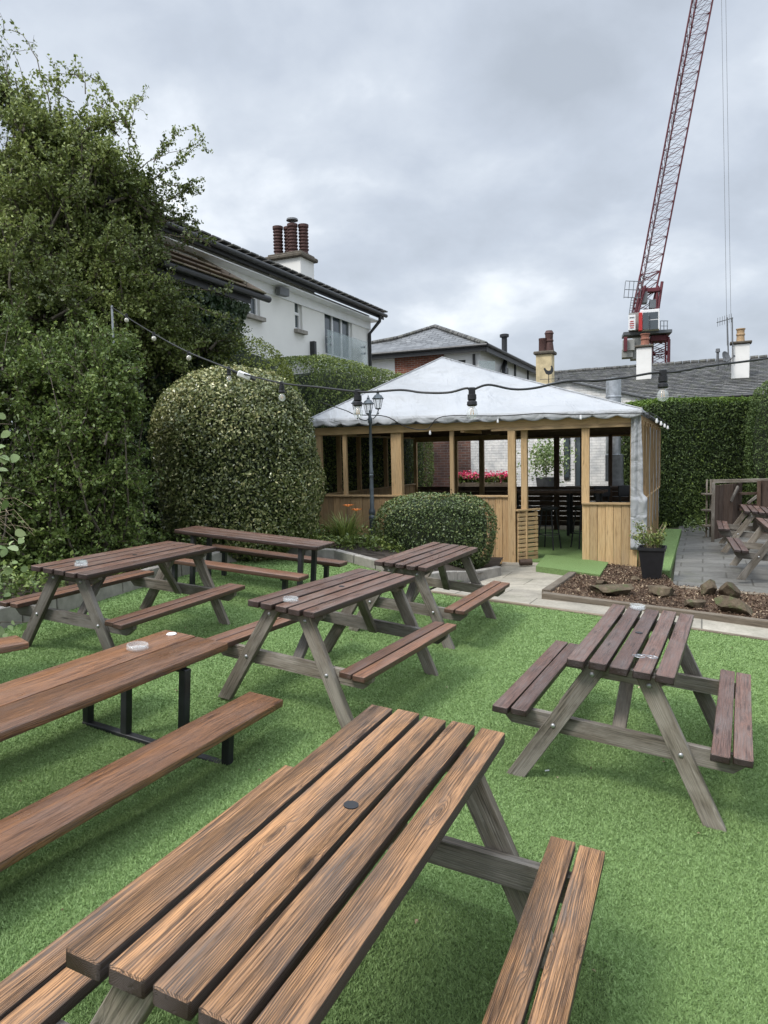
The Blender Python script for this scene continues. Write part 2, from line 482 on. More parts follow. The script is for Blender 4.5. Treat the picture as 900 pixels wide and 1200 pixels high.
def round_leaves(name, mat, P, size, parent, k=8):
    n = len(P); nrm = rng.normal(size=(n, 3)) * [1, 1, .8] + [.2, -.7, .4]; nrm /= np.linalg.norm(nrm, axis=1)[:, None]
    t = rng.normal(size=(n, 3)); t[:, 2] -= .6; t -= nrm * np.sum(t * nrm, axis=1)[:, None]; t /= np.linalg.norm(t, axis=1)[:, None]; b = np.cross(nrm, t)
    s = (size * rng.uniform(.55, 1.15, n))[:, None]; V = np.empty((n, k, 3))
    for i in range(k):
        a = 2 * math.pi * i / k; c = math.cos(a); w = math.sin(a) * .40 * (1 - .18 * c); V[:, i] = P + t * s * (.5 * c + (.06 if i == 0 else 0)) + b * s * w + nrm * s * (.10 * abs(math.sin(a)) - .08 * c * c)
    return fastmesh(name, mat, V.reshape(-1, 3), k, np.repeat(rng.uniform(0, 1, n), k), parent)
def se_surface(n, rad, p, faces=None):
    """points on a superellipsoid, with normals, radii rad, power p"""
    a, b, c = rad
    ar = np.array([b * c, b * c, a * c, a * c, a * b, a * b]); ar = ar / ar.sum()
    if faces is not None:
        ar = np.array([ar[i] if i in faces else 0 for i in range(6)]); ar /= ar.sum()
    f = rng.choice(6, n, p=ar)
    q = rng.uniform(-1, 1, (n, 3))
    ax = f // 2; sg = np.where(f % 2 == 0, 1.0, -1.0)
    q[np.arange(n), ax] = sg
    k = (np.abs(q) ** p).sum(axis=1) ** (1 / p)
    q = q / k[:, None]
    nn = np.sign(q) * np.abs(q) ** (p - 1) / np.array(rad)
    nn /= np.linalg.norm(nn, axis=1)[:, None]
    return q * np.array(rad), nn
def rotz(P, a):
    c, s = math.cos(a), math.sin(a)
    return np.stack([P[:, 0] * c - P[:, 1] * s, P[:, 0] * s + P[:, 1] * c, P[:, 2]], 1)
def bush(name, label, cat, c, rad, n, size, mat, p=2.6, rz=0, lump=.06, lf=2.2, depth=.12, asp=.5, nb=.7, faces=None, group=None,
         topmat=None, stem=True, seed=0, bright=.25, core=.88, droop=.3, part='foliage', kind=None, topfrac=.12):
    c = np.array(c, float)
    root = empty(name, (c[0], c[1], c[2] - rad[2]), label, cat, group, rz)
    q, nn = se_surface(n, rad, p, faces)
    l = vn(q, lf, seed) * lump + vn(q, lf * 2.7, seed + 5) * lump * .5 + vn(q, lf * 7, seed + 9) * lump * .25
    dd = depth * rng.uniform(0, 1, n) ** 1.6
    stray = (rng.uniform(0, 1, n) < .03) * rng.uniform(0, .06, n)
    m = min(rad)
    P = q + nn * (l * m - dd * m + stray)[:, None]
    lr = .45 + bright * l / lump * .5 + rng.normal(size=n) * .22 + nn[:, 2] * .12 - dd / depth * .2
    P[:, 2] += rad[2]
    if topmat is not None:
        top = (nn[:, 2] > .5) | (P[:, 2] > 2 * rad[2] * (1 - topfrac * rng.uniform(.4, 1.1, n)))
        leaves('new_growth', topmat, P[top], nn[top], size, asp, root, nb, lr[top] + .1)
        P, nn, lr = P[~top], nn[~top], lr[~top]
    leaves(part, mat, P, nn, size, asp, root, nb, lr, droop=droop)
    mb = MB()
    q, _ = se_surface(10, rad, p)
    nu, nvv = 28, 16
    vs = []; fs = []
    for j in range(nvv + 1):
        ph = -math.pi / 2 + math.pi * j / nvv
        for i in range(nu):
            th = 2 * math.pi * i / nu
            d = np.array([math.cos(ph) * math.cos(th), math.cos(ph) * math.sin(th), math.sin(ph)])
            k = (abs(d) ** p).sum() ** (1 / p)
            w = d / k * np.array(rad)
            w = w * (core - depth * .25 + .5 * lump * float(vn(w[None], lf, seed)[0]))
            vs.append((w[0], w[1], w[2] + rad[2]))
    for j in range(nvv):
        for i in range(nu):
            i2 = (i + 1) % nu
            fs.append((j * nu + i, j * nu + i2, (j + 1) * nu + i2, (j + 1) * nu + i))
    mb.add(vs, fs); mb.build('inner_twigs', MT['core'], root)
    if stem:
        s = MB()
        for k in range(5):
            a = random.uniform(0, 6.28); r0 = random.uniform(.02, .12) * m / .5
            s.tube([(math.cos(a) * r0, math.sin(a) * r0, -.08), (math.cos(a) * r0 * 1.5, math.sin(a) * r0 * 1.5, rad[2] * .6), (math.cos(a) * rad[0] * .5, math.sin(a) * rad[1] * .5, rad[2] * 1.2)], [.03, .022, .01], 6)
        s.build('stem', MT['bark'], root)
    return root
# ------------------------------------------------------------------ setting: sheets that follow the garden's slope
def in_poly(x, y, poly):
    ins = np.zeros(len(x), bool); n = len(poly)
    for i in range(n):
        x1, y1 = poly[i]; x2, y2 = poly[(i + 1) % n]
        c = ((y1 > y) != (y2 > y)) & (x < (x2 - x1) * (y - y1) / (y2 - y1 + 1e-12) + x1)
        ins ^= c
    return ins
import bmesh
def sheet(name, poly, off, mat, step=.3, kind='structure', thick=0.0):
    """polygon cut by a grid so that it hugs gz(x, y)"""
    bm = bmesh.new()
    f = bm.faces.new([bm.verts.new((x, y, 0)) for x, y in poly])
    if f.normal.z < 0 or (f.normal_update() or f.normal.z < 0): f.normal_flip()
    xs = [p[0] for p in poly]; ys = [p[1] for p in poly]
    lo, hi = math.floor(max(min(xs), -6) / step) * step, min(max(xs), 8)
    x = lo
    while x < hi:
        bmesh.ops.bisect_plane(bm, geom=bm.verts[:] + bm.edges[:] + bm.faces[:], plane_co=(x, 0, 0), plane_no=(1, 0, 0)); x += step
    y = math.floor(max(min(ys), -3) / step) * step
    while y < min(max(ys), 14):
        bmesh.ops.bisect_plane(bm, geom=bm.verts[:] + bm.edges[:] + bm.faces[:], plane_co=(0, y, 0), plane_no=(0, 1, 0)); y += step
    if thick:
        r = bmesh.ops.extrude_face_region(bm, geom=bm.faces[:])
        low = [v for v in r['geom'] if isinstance(v, bmesh.types.BMVert)]
        for v in low: v.co.z -= thick
    for v in bm.verts: v.co.z += gz(v.co.x, v.co.y) + off
    bmesh.ops.recalc_face_normals(bm, faces=bm.faces)
    me = bpy.data.meshes.new(name); bm.to_mesh(me); bm.free()
    if not thick and me.polygons[0].normal.z < 0: me.flip_normals()
    me.materials.append(mat)
    o = bpy.data.objects.new(name, me); COL.objects.link(o)
    return tag(o, kind=kind)

m = Mat('earth_ground', .95, .2); p = m.pos()
m.col(m.mix(m.rampf(m.noise(p, .8, 5), .4, .6), (.06, .05, .035), (.075, .085, .04))); m.bump(m.noise(p, 20, 5), .5, .02)
MT['earth'] = m.m
sheet('ground', [(-400, -100), (400, -100), (400, 900), (-400, 900)], -.03, MT['earth'], .5)

m = Mat('artificial_turf', .85, .2); p = m.pos()
n1 = m.noise(p, 260, 2, .7); n2 = m.noise(p, 1.1, 4, .5); n3 = m.noise(p, 40, 3, .6)
c = m.ramp(n1, [(.3, (.11, .175, .057)), (.5, (.162, .25, .088)), (.72, (.24, .34, .145))])
c = m.mix(1.0, c, m.ramp(n2, [(.3, (.95, .95, .94)), (.7, (1.04, 1.03, 1.02))]), 'MULTIPLY')
c = m.mix(1.0, c, m.ramp(n3, [(.35, (.84, .84, .84)), (.65, (1.1, 1.1, 1.1))]), 'MULTIPLY')
m.col(c); m.bump(m.ma('ADD', n1, m.ma('MULTIPLY', n3, .7)), .8, .012)
MT['turf'] = m.m

m = Mat('stone_slabs', .75, .35); p = m.pos()
def slabmat(name, w, h, base, var, mortar=.012, mcol=(.06, .058, .045), wetness=.25, rot=YAW):
    m = Mat(name, .75, .4); p = m.pos()
    q = m.mapv(p, (1, 1, 1), (0, 0, rot))
    b = m.n('ShaderNodeTexBrick'); m.put(b.inputs['Vector'], q)
    b.inputs['Color1'].default_value = (*[x * (1 - var) for x in base], 1); b.inputs['Color2'].default_value = (*[x * (1 + var) for x in base], 1)
    b.inputs['Mortar'].default_value = (*mcol, 1); b.inputs['Scale'].default_value = 1
    b.inputs['Mortar Size'].default_value = mortar; b.inputs['Brick Width'].default_value = w; b.inputs['Row Height'].default_value = h
    b.inputs['Bias'].default_value = 0; b.inputs['Mortar Smooth'].default_value = .3
    n1 = m.noise(p, 3, 5, .6); n2 = m.noise(p, 30, 4, .6)
    c = m.mix(1.0, b.outputs['Color'], m.ramp(n1, [(.3, (.72, .72, .70)), (.7, (1.15, 1.14, 1.1))]), 'MULTIPLY')
    c = m.mix(1.0, c, m.ramp(n2, [(.35, (.85, .85, .84)), (.65, (1.1, 1.1, 1.1))]), 'MULTIPLY')
    c = m.mix(m.ma('MULTIPLY', m.rampf(m.noise(p, 1.7, 4), .55, .7), .3), c, (.10, .105, .06))
    m.col(c); m.rough(m.ma('SUBTRACT', .8, m.ma('MULTIPLY', m.rampf(n1, .4, .65), wetness)))
    m.bump(m.ma('SUBTRACT', m.ma('MULTIPLY', n2, .3), m.ma('MULTIPLY', b.outputs['Fac'], 1.0)), .5, .01)
    return m.m
MT['slab'] = slabmat('buff_path_slabs', .9, .6, (.33, .30, .25), .12, .008, (.12, .11, .09))
MT['patio'] = slabmat('grey_patio_slabs', .62, .42, (.135, .13, .12), .2, .012, (.075, .07, .06), .35)

def P2(o, u, v): return (o[0] + UU.x * u + VV.x * v, o[1] + UU.y * u + VV.y * v)
E0 = (2.25, 7.56)                      # a point on the far edge of the turf
LB = (-3.42, 5.9); LB2 = (-2.66, 7.95)  # foot of the block edging on the left
turf_poly = [(-3.8, -2), (6, -2), P2(E0, 4.4, 0), P2(E0, -1.95, 0), P2(E0, -1.95, 2.0), (-.55, 9.9), (-1.9, 10.2), (-2.66, 7.95), (-3.42, 5.9), (-3.8, 5.0)]
sheet('artificial_turf', turf_poly, .012, MT['turf'], .25)
sheet('path', [P2(E0, -1.93, .0), P2(E0, 6.5, 0), P2(E0, 6.5, 1.0), gxy(640, 697), gxy(670, 673), gxy(716, 664), gxy(700, 655), gxy(590, 655), gxy(584, 672), P2(E0, -1.93, 1.2)], .0, MT['slab'], .3)
# pavilion plan
PC = Vector((4.0, 11.1, 0))            # front right corner
PL = 5.76; PD = 5.0
def pav(u, v, z=0): return Vector((PC.x, PC.y, 0)) - UU * PL + UU * u + VV * v + ZZ * z
sheet('patio', [gxy(788, 691), gxy(960, 702), P2((4.0, 11.1), 7, 9), P2((4.0, 11.1), .35, 9)], .004, MT['patio'], .3)
# pavilion floor: turf on a low deck
FLZ = .07
mb = MB(); mb.slab([pav(0.02, .02, FLZ), pav(PL - .02, .02, FLZ), pav(PL - .02, PD, FLZ), pav(.02, PD, FLZ)], .5)
tag(mb.build('pavilion_floor', MT['turf']), kind='structure')
mb = MB(); a = [Vector((*gxy(x_, y_), .125)) for x_, y_ in ((628, 670), (703, 679.5), (713, 664), (640, 655))]
mb.slab(a, .09); o = mb.build('doormat_turf', MT['turf'])
tag(o, 'bright green strip of artificial grass laid in front of the pavilion entrance', 'mat')
o.name = 'grass_mat'
mb = MB()
for i in range(8):
    v0, v1 = -1.0 + i * .7, -1.0 + (i + 1) * .7
    pts = [P2((4.0, 11.1), .12, v0), P2((4.0, 11.1), .5, v0), P2((4.0, 11.1), .5, v1), P2((4.0, 11.1), .12, v1)]
    mb.slab([(x, y, gz(x, y) + .10) for x, y in pts], .12)
o = mb.build('grass_runner', MT['turf'])
tag(o, 'long green runner of artificial grass beside the right wall of the pavilion', 'mat')

# bark bed between path and patio
bed = [gxy(637, 699), gxy(905, 733), gxy(990, 745), gxy(990, 715), gxy(870, 697), gxy(792, 690), gxy(775, 672), gxy(748, 668), gxy(712, 664), gxy(700, 676), gxy(668, 674)]
m = Mat('bark_mulch', .95, .15); p = m.pos()
v = m.vor(p, 48, out='Color'); sp = m.n('ShaderNodeSeparateColor'); m.put(sp.inputs[0], v)
m.col(m.mix(1.0, m.ramp(sp.outputs[0], [(0, (.035, .022, .014)), (.6, (.10, .06, .038)), (.9, (.16, .11, .075)), (1, (.36, .27, .18))]), m.ramp(m.noise(p, 3, 3), [(.35, (.6, .6, .6)), (.65, (1.1, 1.1, 1.1))]), 'MULTIPLY'))
m.bump(m.vor(p, 48), 1.0, .02)
MT['mulch'] = m.m
sheet('bark_bed', bed, .045, MT['mulch'], .3)
# loose bark chips on it
n = 5200
bx = np.array([q[0] for q in bed]); by = np.array([q[1] for q in bed])
X = rng.uniform(bx.min(), bx.max(), n * 3); Y = rng.uniform(by.min(), by.max(), n * 3)
k = in_poly(X, Y, bed); X, Y = X[k][:n], Y[k][:n]
P = np.stack([X, Y, gza(X, Y) + .052 + rng.uniform(0, .012, len(X))], 1)
o = leaves('bark_chips', LF['bark_chip'], P, np.tile([0, 0, 1.0], (len(P), 1)), .030, .5, None, .6, rng.uniform(0, 1, len(P)) ** 1.7)
tag(o, 'brown bark chippings strewn over the planting bed', 'bark chips', kind='stuff')

# artificial grass pile: real blades, thinner with distance
def grass_pile(name, poly, n, dmin, dmax, h=.0105, off=.012, lim=.80, seed=0, patch=None):
    D = dmin * (dmax / dmin) ** rng.uniform(0, 1, n)
    X = D * rng.uniform(-lim, lim, n) + rng.uniform(-.15, .15, n)
    k = in_poly(X, D, poly); X, D = X[k], D[k]; n = len(X)
    w = (.0008 + .0009 * D) * rng.uniform(.7, 1.3, n)
    hh = h * rng.uniform(.55, 1.2, n) * (1 + .05 * np.maximum(D - 3, 0))
    a = rng.uniform(0, 6.283, n); la = rng.uniform(0, 6.283, n)
    ln = rng.uniform(.2, 1.3, n) * hh
    z = gza(X, D) + off
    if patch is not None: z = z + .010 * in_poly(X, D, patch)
    V = np.empty((n, 3, 3))
    ca, sa = np.cos(a) * w, np.sin(a) * w
    V[:, 0] = np.stack([X - ca, D - sa, z], 1); V[:, 1] = np.stack([X + ca, D + sa, z], 1)
    V[:, 2] = np.stack([X + np.cos(la) * ln, D + np.sin(la) * ln, z + hh], 1)
    P = np.stack([X, D, z * 0], 1)
    lr = .5 + .04 * vn(P, 1.3, 3) + rng.normal(size=n) * .11
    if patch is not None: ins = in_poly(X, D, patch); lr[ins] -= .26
    return tag(fastmesh(name, LF['grass'], V.reshape(-1, 3), 3, np.repeat(np.clip(lr, 0, 1), 3)), 'short green pile of the artificial lawn', 'grass', kind='stuff')
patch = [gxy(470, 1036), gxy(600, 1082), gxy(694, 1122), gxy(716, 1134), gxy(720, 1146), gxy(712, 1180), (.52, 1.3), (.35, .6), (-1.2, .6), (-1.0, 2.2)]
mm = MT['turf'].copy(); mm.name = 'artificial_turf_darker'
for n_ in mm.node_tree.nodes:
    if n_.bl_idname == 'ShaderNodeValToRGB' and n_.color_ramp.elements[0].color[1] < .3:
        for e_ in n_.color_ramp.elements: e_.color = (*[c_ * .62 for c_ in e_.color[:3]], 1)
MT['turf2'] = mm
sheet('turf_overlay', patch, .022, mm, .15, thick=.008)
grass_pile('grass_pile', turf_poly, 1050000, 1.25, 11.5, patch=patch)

n = 70; D_ = rng.uniform(2.2, 8.5, n); X_ = D_ * rng.uniform(-.55, .55, n)
k = in_poly(X_, D_, turf_poly); X_, D_ = X_[k], D_[k]
o = leaves('fallen_leaves', LF['bark_chip'], np.stack([X_, D_, gza(X_, D_) + .027], 1), np.tile([0, 0, 1.0], (len(X_), 1)), .020, .55, None, 1.2, rng.uniform(.2, 1, len(X_)))
tag(o, 'a few tiny brown leaf scraps scattered over the lawn', 'leaf litter', kind='stuff')
# kerbs, edging
def edging(name, pts, w, h, mat, label, cat, seg=1.2, sink=.1, joint=.006, kind=None):
    mb = MB()
    for (x0, y0), (x1, y1) in zip(pts[:-1], pts[1:]):
        L = math.hypot(x1 - x0, y1 - y0); k = max(1, round(L / seg))
        for i in range(k):
            a, b = i / k + joint / L / 2, (i + 1) / k - joint / L / 2
            pa = Vector((x0 + (x1 - x0) * a, y0 + (y1 - y0) * a, 0)); pb = Vector((x0 + (x1 - x0) * b, y0 + (y1 - y0) * b, 0))
            dz = random.uniform(-.004, .004)
            pa.z = gz(pa.x, pa.y) + (h - sink) / 2 + dz; pb.z = gz(pb.x, pb.y) + (h - sink) / 2 + dz
            mb.bar(pa, pb, w, h + sink, ch=.008)
    o = mb.build(name, mat)
    return tag(o, label, cat, kind=kind)
edging('bed_edging', [gxy(635, 701), gxy(905, 736), gxy(990, 747)], .09, .08, WD['sleeper'], 'long low timber edging along the front of the bark bed', 'edging', 2.2)
edging('bed_edging', [gxy(640, 698), gxy(671, 676)], .11, .08, WD['sleeper'], 'short timber edging running from the bed corner to the grass mat', 'edging', 1.6)
edging('turf_batten', [P2(E0, -1.9, -.03), P2(E0, 4.3, -.03)], .045, .03, WD['sleeper'], 'thin brown batten between artificial lawn and pale slabs', 'edging', 2.4)
edging('patio_kerb', [gxy(795, 693), gxy(870, 699), gxy(960, 706)], .10, .06, WD['sleeper'], 'low timber kerb at the near end of the grey patio', 'edging', 2)
root = empty('block_edging', (LB[0], LB[1], 0), 'low grey concrete block wall holding back the shrub bed on the left', 'garden wall')
pl = [(-4.05, 4.6), (-3.48, 5.75), LB, (-3.0, 7.0), LB2, (-2.1, 9.4), (-1.6, 10.2), (-.7, 10.12), gxy(500, 685), gxy(560, 679), gxy(585, 674)]
mb = MB()
acc = []
for (x0, y0), (x1, y1) in zip(pl[:-1], pl[1:]):
    L = math.hypot(x1 - x0, y1 - y0); k = max(1, round(L / .45))
    for i in range(k):
        pa = Vector((x0 + (x1 - x0) * (i / k) - root.location.x, y0 + (y1 - y0) * (i / k) - root.location.y, 0)); pb = Vector((x0 + (x1 - x0) * ((i + 1) / k - .01) - root.location.x, y0 + (y1 - y0) * ((i + 1) / k - .01) - root.location.y, 0))
        for q in (pa, pb): q.z = gz(q.x + root.location.x, q.y + root.location.y) + (.06 if q.y + root.location.y < 10 and q.x + root.location.x < -1 else .01)
        mb.bar(pa, pb, .1, .26, ch=.01)
mb.build('blocks', MT['concrete'], root)
# raised soil behind the block wall
sheet('soil_bed', [(-12, 3), (-4.1, 4.4)] + [(x - .03, y + .0) for x, y in pl] + [(-.7, 10.2), gxy(500, 684), gxy(583, 673), gxy(590, 660), (-1.3, 13.2), (-2, 16), (-12, 16)], .10, MT['soil'], .4)

# ------------------------------------------------------------------ picnic tables
def rounded(w, t, r, n=3):
    pts = []
    for cx, cy, a0 in ((w / 2 - r, t / 2 - r, 0), (-w / 2 + r, t / 2 - r, 90), (-w / 2 + r, -t / 2 + r, 180), (w / 2 - r, -t / 2 + r, 270)):
        for i in range(n + 1):
            a = R(a0 + 90 * i / n); pts.append((cx + r * math.cos(a), cy + r * math.sin(a)))
    return pts
def plank(mb, L, w, t, c, r=.008, M=None, segs=8, jitter=.003, hole=None):
    sec = rounded(w, t, r)
    a = random.uniform(-jitter, jitter); b = random.uniform(-jitter, jitter); e = random.uniform(-jitter, jitter)
    m = (M or Matrix()) @ Matrix.Translation(Vector(c)) @ Matrix.Rotation(b / L * 2, 4, 'Z')
    e1 = random.uniform(-.006, .006); e2 = random.uniform(-.006, .006)
    mb.prism(sec, -L / 2 + e1, L / 2 + e2, m, r * .9, segs, lambda s: (a * math.sin(3.1 * s), e * math.sin(3.1 * s + 1)))
def picnic_table(label, x, y, deg, top, seat, leg, L=1.446, W=.514, bi=.446, bo=.627, ht=.74, hb=.411, dz=0.0, nb=5, gap=.019, group='wooden picnic tables', th=.042, hole=True, sag=None, lift=0.0):
    root = empty('picnic_table', (0, 0, 0), label, 'picnic table', group, M=ground_matrix(x, y, R(deg), dz))
    bw = (W - (nb - 1) * gap) / nb
    mb = MB(); off = sag or [0] * nb
    for i in range(nb):
        yy = W / 2 - bw / 2 - i * (bw + gap)
        plank(mb, L, bw, th, (off[i], yy, ht - th / 2 + random.uniform(-.002, .002)), .005)
    mb.build('tabletop', top, root, True)
    if hole:
        h = MB(); h.lathe([(.021, -.012), (.021, .0028), (.001, .0029)], (.02, 0, ht), 24)
        h.build('parasol_hole', MT['blackplastic'], root, True)
    for s in (1, -1):
        mb = MB(); c = (bi + bo) / 2; sw = (bo - bi - .010) / 2
        for k in (-1, 1):
            plank(mb, L, sw, .038, (random.uniform(-.006, .006), s * c + k * (sw / 2 + .005), hb - .019), .005)
        mb.build('seat', seat, root, True)
    xo = L / 2 - .135
    for e in (1, -1):
        # A-frame: two legs, seat beam, cleat, brace
        for s in (1, -1):
            mb = MB()
            foot = Vector((e * (xo + .035), s * .50, .0)); head = Vector((e * (xo + .035), s * .115, ht - th - .004))
            d = (head - foot); a = math.atan2(d.z, d.y)
            # parallelogram board with level foot
            hw = .045 / abs(math.sin(a)); t = .021
            v = []
            for xx in (-t, t):
                v += [foot + Vector((xx, -hw, 0)), foot + Vector((xx, hw, 0)), head + Vector((xx, hw, 0)), head + Vector((xx, -hw, 0))]
            g = []
            for xx in (-t, t): g += [(0, -.045, xx), (0, .045, xx), (d.length, .045, xx), (d.length, -.045, xx)]
            mb.add(v, [(0, 3, 2, 1), (4, 5, 6, 7), (0, 1, 5, 4), (1, 2, 6, 5), (2, 3, 7, 6), (3, 0, 4, 7)], g)
            o = mb.build('leg', leg, root)
            bv = o.modifiers.new('b', 'BEVEL'); bv.width = .003; bv.segments = 1
            for f in ((hb - .075) / (ht - th), (ht - .085) / (ht - th)):
                q = foot.lerp(head, f)
                bm_ = MB(); bm_.lathe([(.013, 0), (.013, .002), (.010, .006), (.004, .009)], (0, 0, 0), 10, Matrix.Translation(q + Vector((e * .0215, 0, 0))) @ Matrix.Rotation(e * math.pi / 2, 4, 'Y'))
                bm_.build('bolt', MT['bolt'], o, True)
        mb = MB(); zc = hb - .036 - .046; y1 = bo - .015
        sec = [(-y1, .046), (-y1, .01), (-y1 + .06, -.046), (y1 - .06, -.046), (y1, .01), (y1, .046)]
        vs = []; g = []
        for xx in (-.02, .02):
            for yy, z in sec: vs.append((e * (xo - .009) + xx, yy, zc + z)); g.append((yy, z, xx))
        n_ = len(sec)
        fs = [tuple(range(n_)), tuple(reversed(range(n_, 2 * n_)))] + [(i, n_ + i, n_ + (i + 1) % n_, (i + 1) % n_) for i in range(n_)]
        mb.add(vs, [tuple(reversed(f)) for f in fs], g); mb.build('seat_beam', leg, root)
        mb = MB(); zc = ht - th - .036; y1 = W / 2 - .015
        sec = [(-y1, .035), (-y1, .015), (-y1 + .07, -.035), (y1 - .07, -.035), (y1, .015), (y1, .035)]
        vs = []; g = []
        for xx in (-.02, .02):
            for yy, z in sec: vs.append((e * (xo - .009) + xx, yy, zc + z)); g.append((yy, z, xx))
        mb.add(vs, [tuple(reversed(f)) for f in fs], g); mb.build('cleat', leg, root)
        mb = MB(); mb.bar((e * (xo - .045), 0, hb - .12), (e * (xo - .36), 0, ht - th - .012), .035, .07, (0, 1, 0)); mb.build('brace', leg, root)
    return root
T1 = picnic_table('large foreground picnic table with five weathered orange brown planks and a round parasol hole', -.17, 1.9, 66.2, WD['hero'], WD['hero'], WD['grey'], dz=-.0)
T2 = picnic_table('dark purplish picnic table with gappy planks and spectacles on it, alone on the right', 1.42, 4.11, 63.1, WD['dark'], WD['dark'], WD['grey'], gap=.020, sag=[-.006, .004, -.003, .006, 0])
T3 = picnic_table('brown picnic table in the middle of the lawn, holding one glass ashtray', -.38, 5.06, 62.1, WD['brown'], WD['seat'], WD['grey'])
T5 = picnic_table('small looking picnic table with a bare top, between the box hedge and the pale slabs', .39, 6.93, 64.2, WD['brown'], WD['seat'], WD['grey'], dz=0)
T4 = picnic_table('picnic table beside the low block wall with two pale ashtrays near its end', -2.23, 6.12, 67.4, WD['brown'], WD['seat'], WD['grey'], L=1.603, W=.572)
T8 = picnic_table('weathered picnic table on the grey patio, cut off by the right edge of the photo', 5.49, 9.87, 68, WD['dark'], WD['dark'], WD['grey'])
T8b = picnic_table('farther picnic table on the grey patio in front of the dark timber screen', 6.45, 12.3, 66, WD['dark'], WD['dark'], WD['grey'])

def bench_table(label, ex, ey, deg, L, hw, bi, bo, ht, hb, e, nb=2, back=False, top=None, seat=None, dz=0, group='long plank tables on black steel legs', pw=.15, tp=.045):
    """plank table whose steel frame carries a single or double plank bench on each side; (ex, ey) is the right hand end"""
    root = empty('plank_table', (0, 0, 0), label, 'plank table', group, M=ground_matrix(ex, ey, R(deg), dz))
    T = lambda x, y, z: (x - L / 2, y, z)
    mb = MB(); bw = (2 * hw - (nb - 1) * .008) / nb
    for i in range(nb): plank(mb, L, bw, tp, T(0, hw - bw / 2 - i * (bw + .008), ht - tp / 2), .007)
    mb.build('tabletop', top, root, True)
    for s in (1, -1):
        mb = MB(); plank(mb, L, bo - bi, tp, T(0, s * (bi + bo) / 2, hb - tp / 2), .007); mb.build('seat', seat, root, True)
    for x in (-e, -L + e):
        mb = MB(); b = .05; yb = (bi + bo) / 2
        mb.bar((x, -yb - .028, b / 2), (x, yb + .028, b / 2), b, b, ch=.004); mb.build('floor_runner', MT['black'], root)
        for s in (1, -1):
            m2 = MB(); m2.bar((x, s * yb, b - .002), (x, s * yb, hb - tp), b, b, ch=.004); m2.bar((x, s * (yb - .07), hb - tp - .012), (x, s * (yb + .07), hb - tp - .012), .04, .022); m2.build('bench_post', MT['black'], root)
            m2 = MB(); m2.bar((x, s * pw, b - .002), (x, s * pw, ht - tp - .02), b, b, ch=.004); m2.build('table_post', MT['black'], root)
        m2 = MB(); m2.bar((x, -hw + .03, ht - tp - .0205), (x, hw - .03, ht - tp - .0205), .045, .038, ch=.003); m2.build('cross_rail', MT['black'], root)
    return root
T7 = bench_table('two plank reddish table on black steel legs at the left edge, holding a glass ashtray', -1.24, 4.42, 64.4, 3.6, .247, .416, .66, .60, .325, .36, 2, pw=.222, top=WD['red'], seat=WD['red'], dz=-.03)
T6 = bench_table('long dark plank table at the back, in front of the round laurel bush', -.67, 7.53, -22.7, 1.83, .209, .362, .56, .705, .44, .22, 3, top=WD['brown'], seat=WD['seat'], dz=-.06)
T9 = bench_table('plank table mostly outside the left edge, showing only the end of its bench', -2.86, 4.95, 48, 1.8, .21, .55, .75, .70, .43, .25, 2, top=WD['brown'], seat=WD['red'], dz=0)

# ------------------------------------------------------------------ small things on the tables
def on_table(T, x, y, z): return T.matrix_world @ Vector((x, y, z))
def ashtray(label, T, x, y, z, r=.055, h=.03, mat='ashglass'):
    loc = on_table(T, x, y, z)
    mb = MB(); n = 24
    mb.lathe([(r * .86, 0), (r, h * .25), (r, h * .9), (r * .95, h), (r * .86, h), (r * .78, h * .35), (.003, h * .3)], (0, 0, 0), n)
    o = mb.build('ashtray', MT[mat], None, True)
    o.matrix_world = Matrix.Translation(loc) @ T.matrix_world.to_3x3().to_4x4() @ Matrix.Rotation(random.random(), 4, 'Z')
    tag(o, label, 'ashtray', 'glass ashtrays')
    return o
ashtray('clear round glass ashtray on the reddish plank table at the left', T7, -.40, .10, .60, .062, .034)
ashtray('glass ashtray on the picnic table in the middle of the lawn', T3, -.58, .02, .74, .05, .028)
ashtray('glass ashtray at the far end of the dark table standing alone on the right', T2, .66, .09, .74, .05, .028)
ashtray('glass ashtray nearer the end of the table beside the block wall', T4, -.60, -.02, .74, .05, .028)
o = ashtray('shallow pale ashtray behind another one on the table beside the block wall', T4, -.50, .08, .74, .045, .02, 'frosted')
mb = MB(); mb.lathe([(.03, 0), (.032, .004), (.026, .009), (.008, .008), (.007, .003)], (0, 0, 0), 20)
o = mb.build('table_cap', MT['white'], None, True); o.matrix_world = Matrix.Translation(on_table(T7, -.06, .15, .60))
tag(o, 'small round white plastic cap on the end of the reddish plank table', 'cap')
for (x_, y_, lb) in ((641, 908, 'tiny white cigarette end lying on the lawn beside the dark table on the right'), (592, 1019, 'tiny pale cigarette end on the lawn near the large foreground table')):
    q = ghit(x_, y_); mb = MB(); mb.tube([(-.012, 0, .014), (.012, 0, .015)], .0038, 8); o = mb.build('cigarette_end', MT['white'], None, True); o.location = (q.x, q.y, gz(q.x, q.y) + .010); o.rotation_euler.z = random.uniform(0, 3)
    tag(o, lb, 'litter')
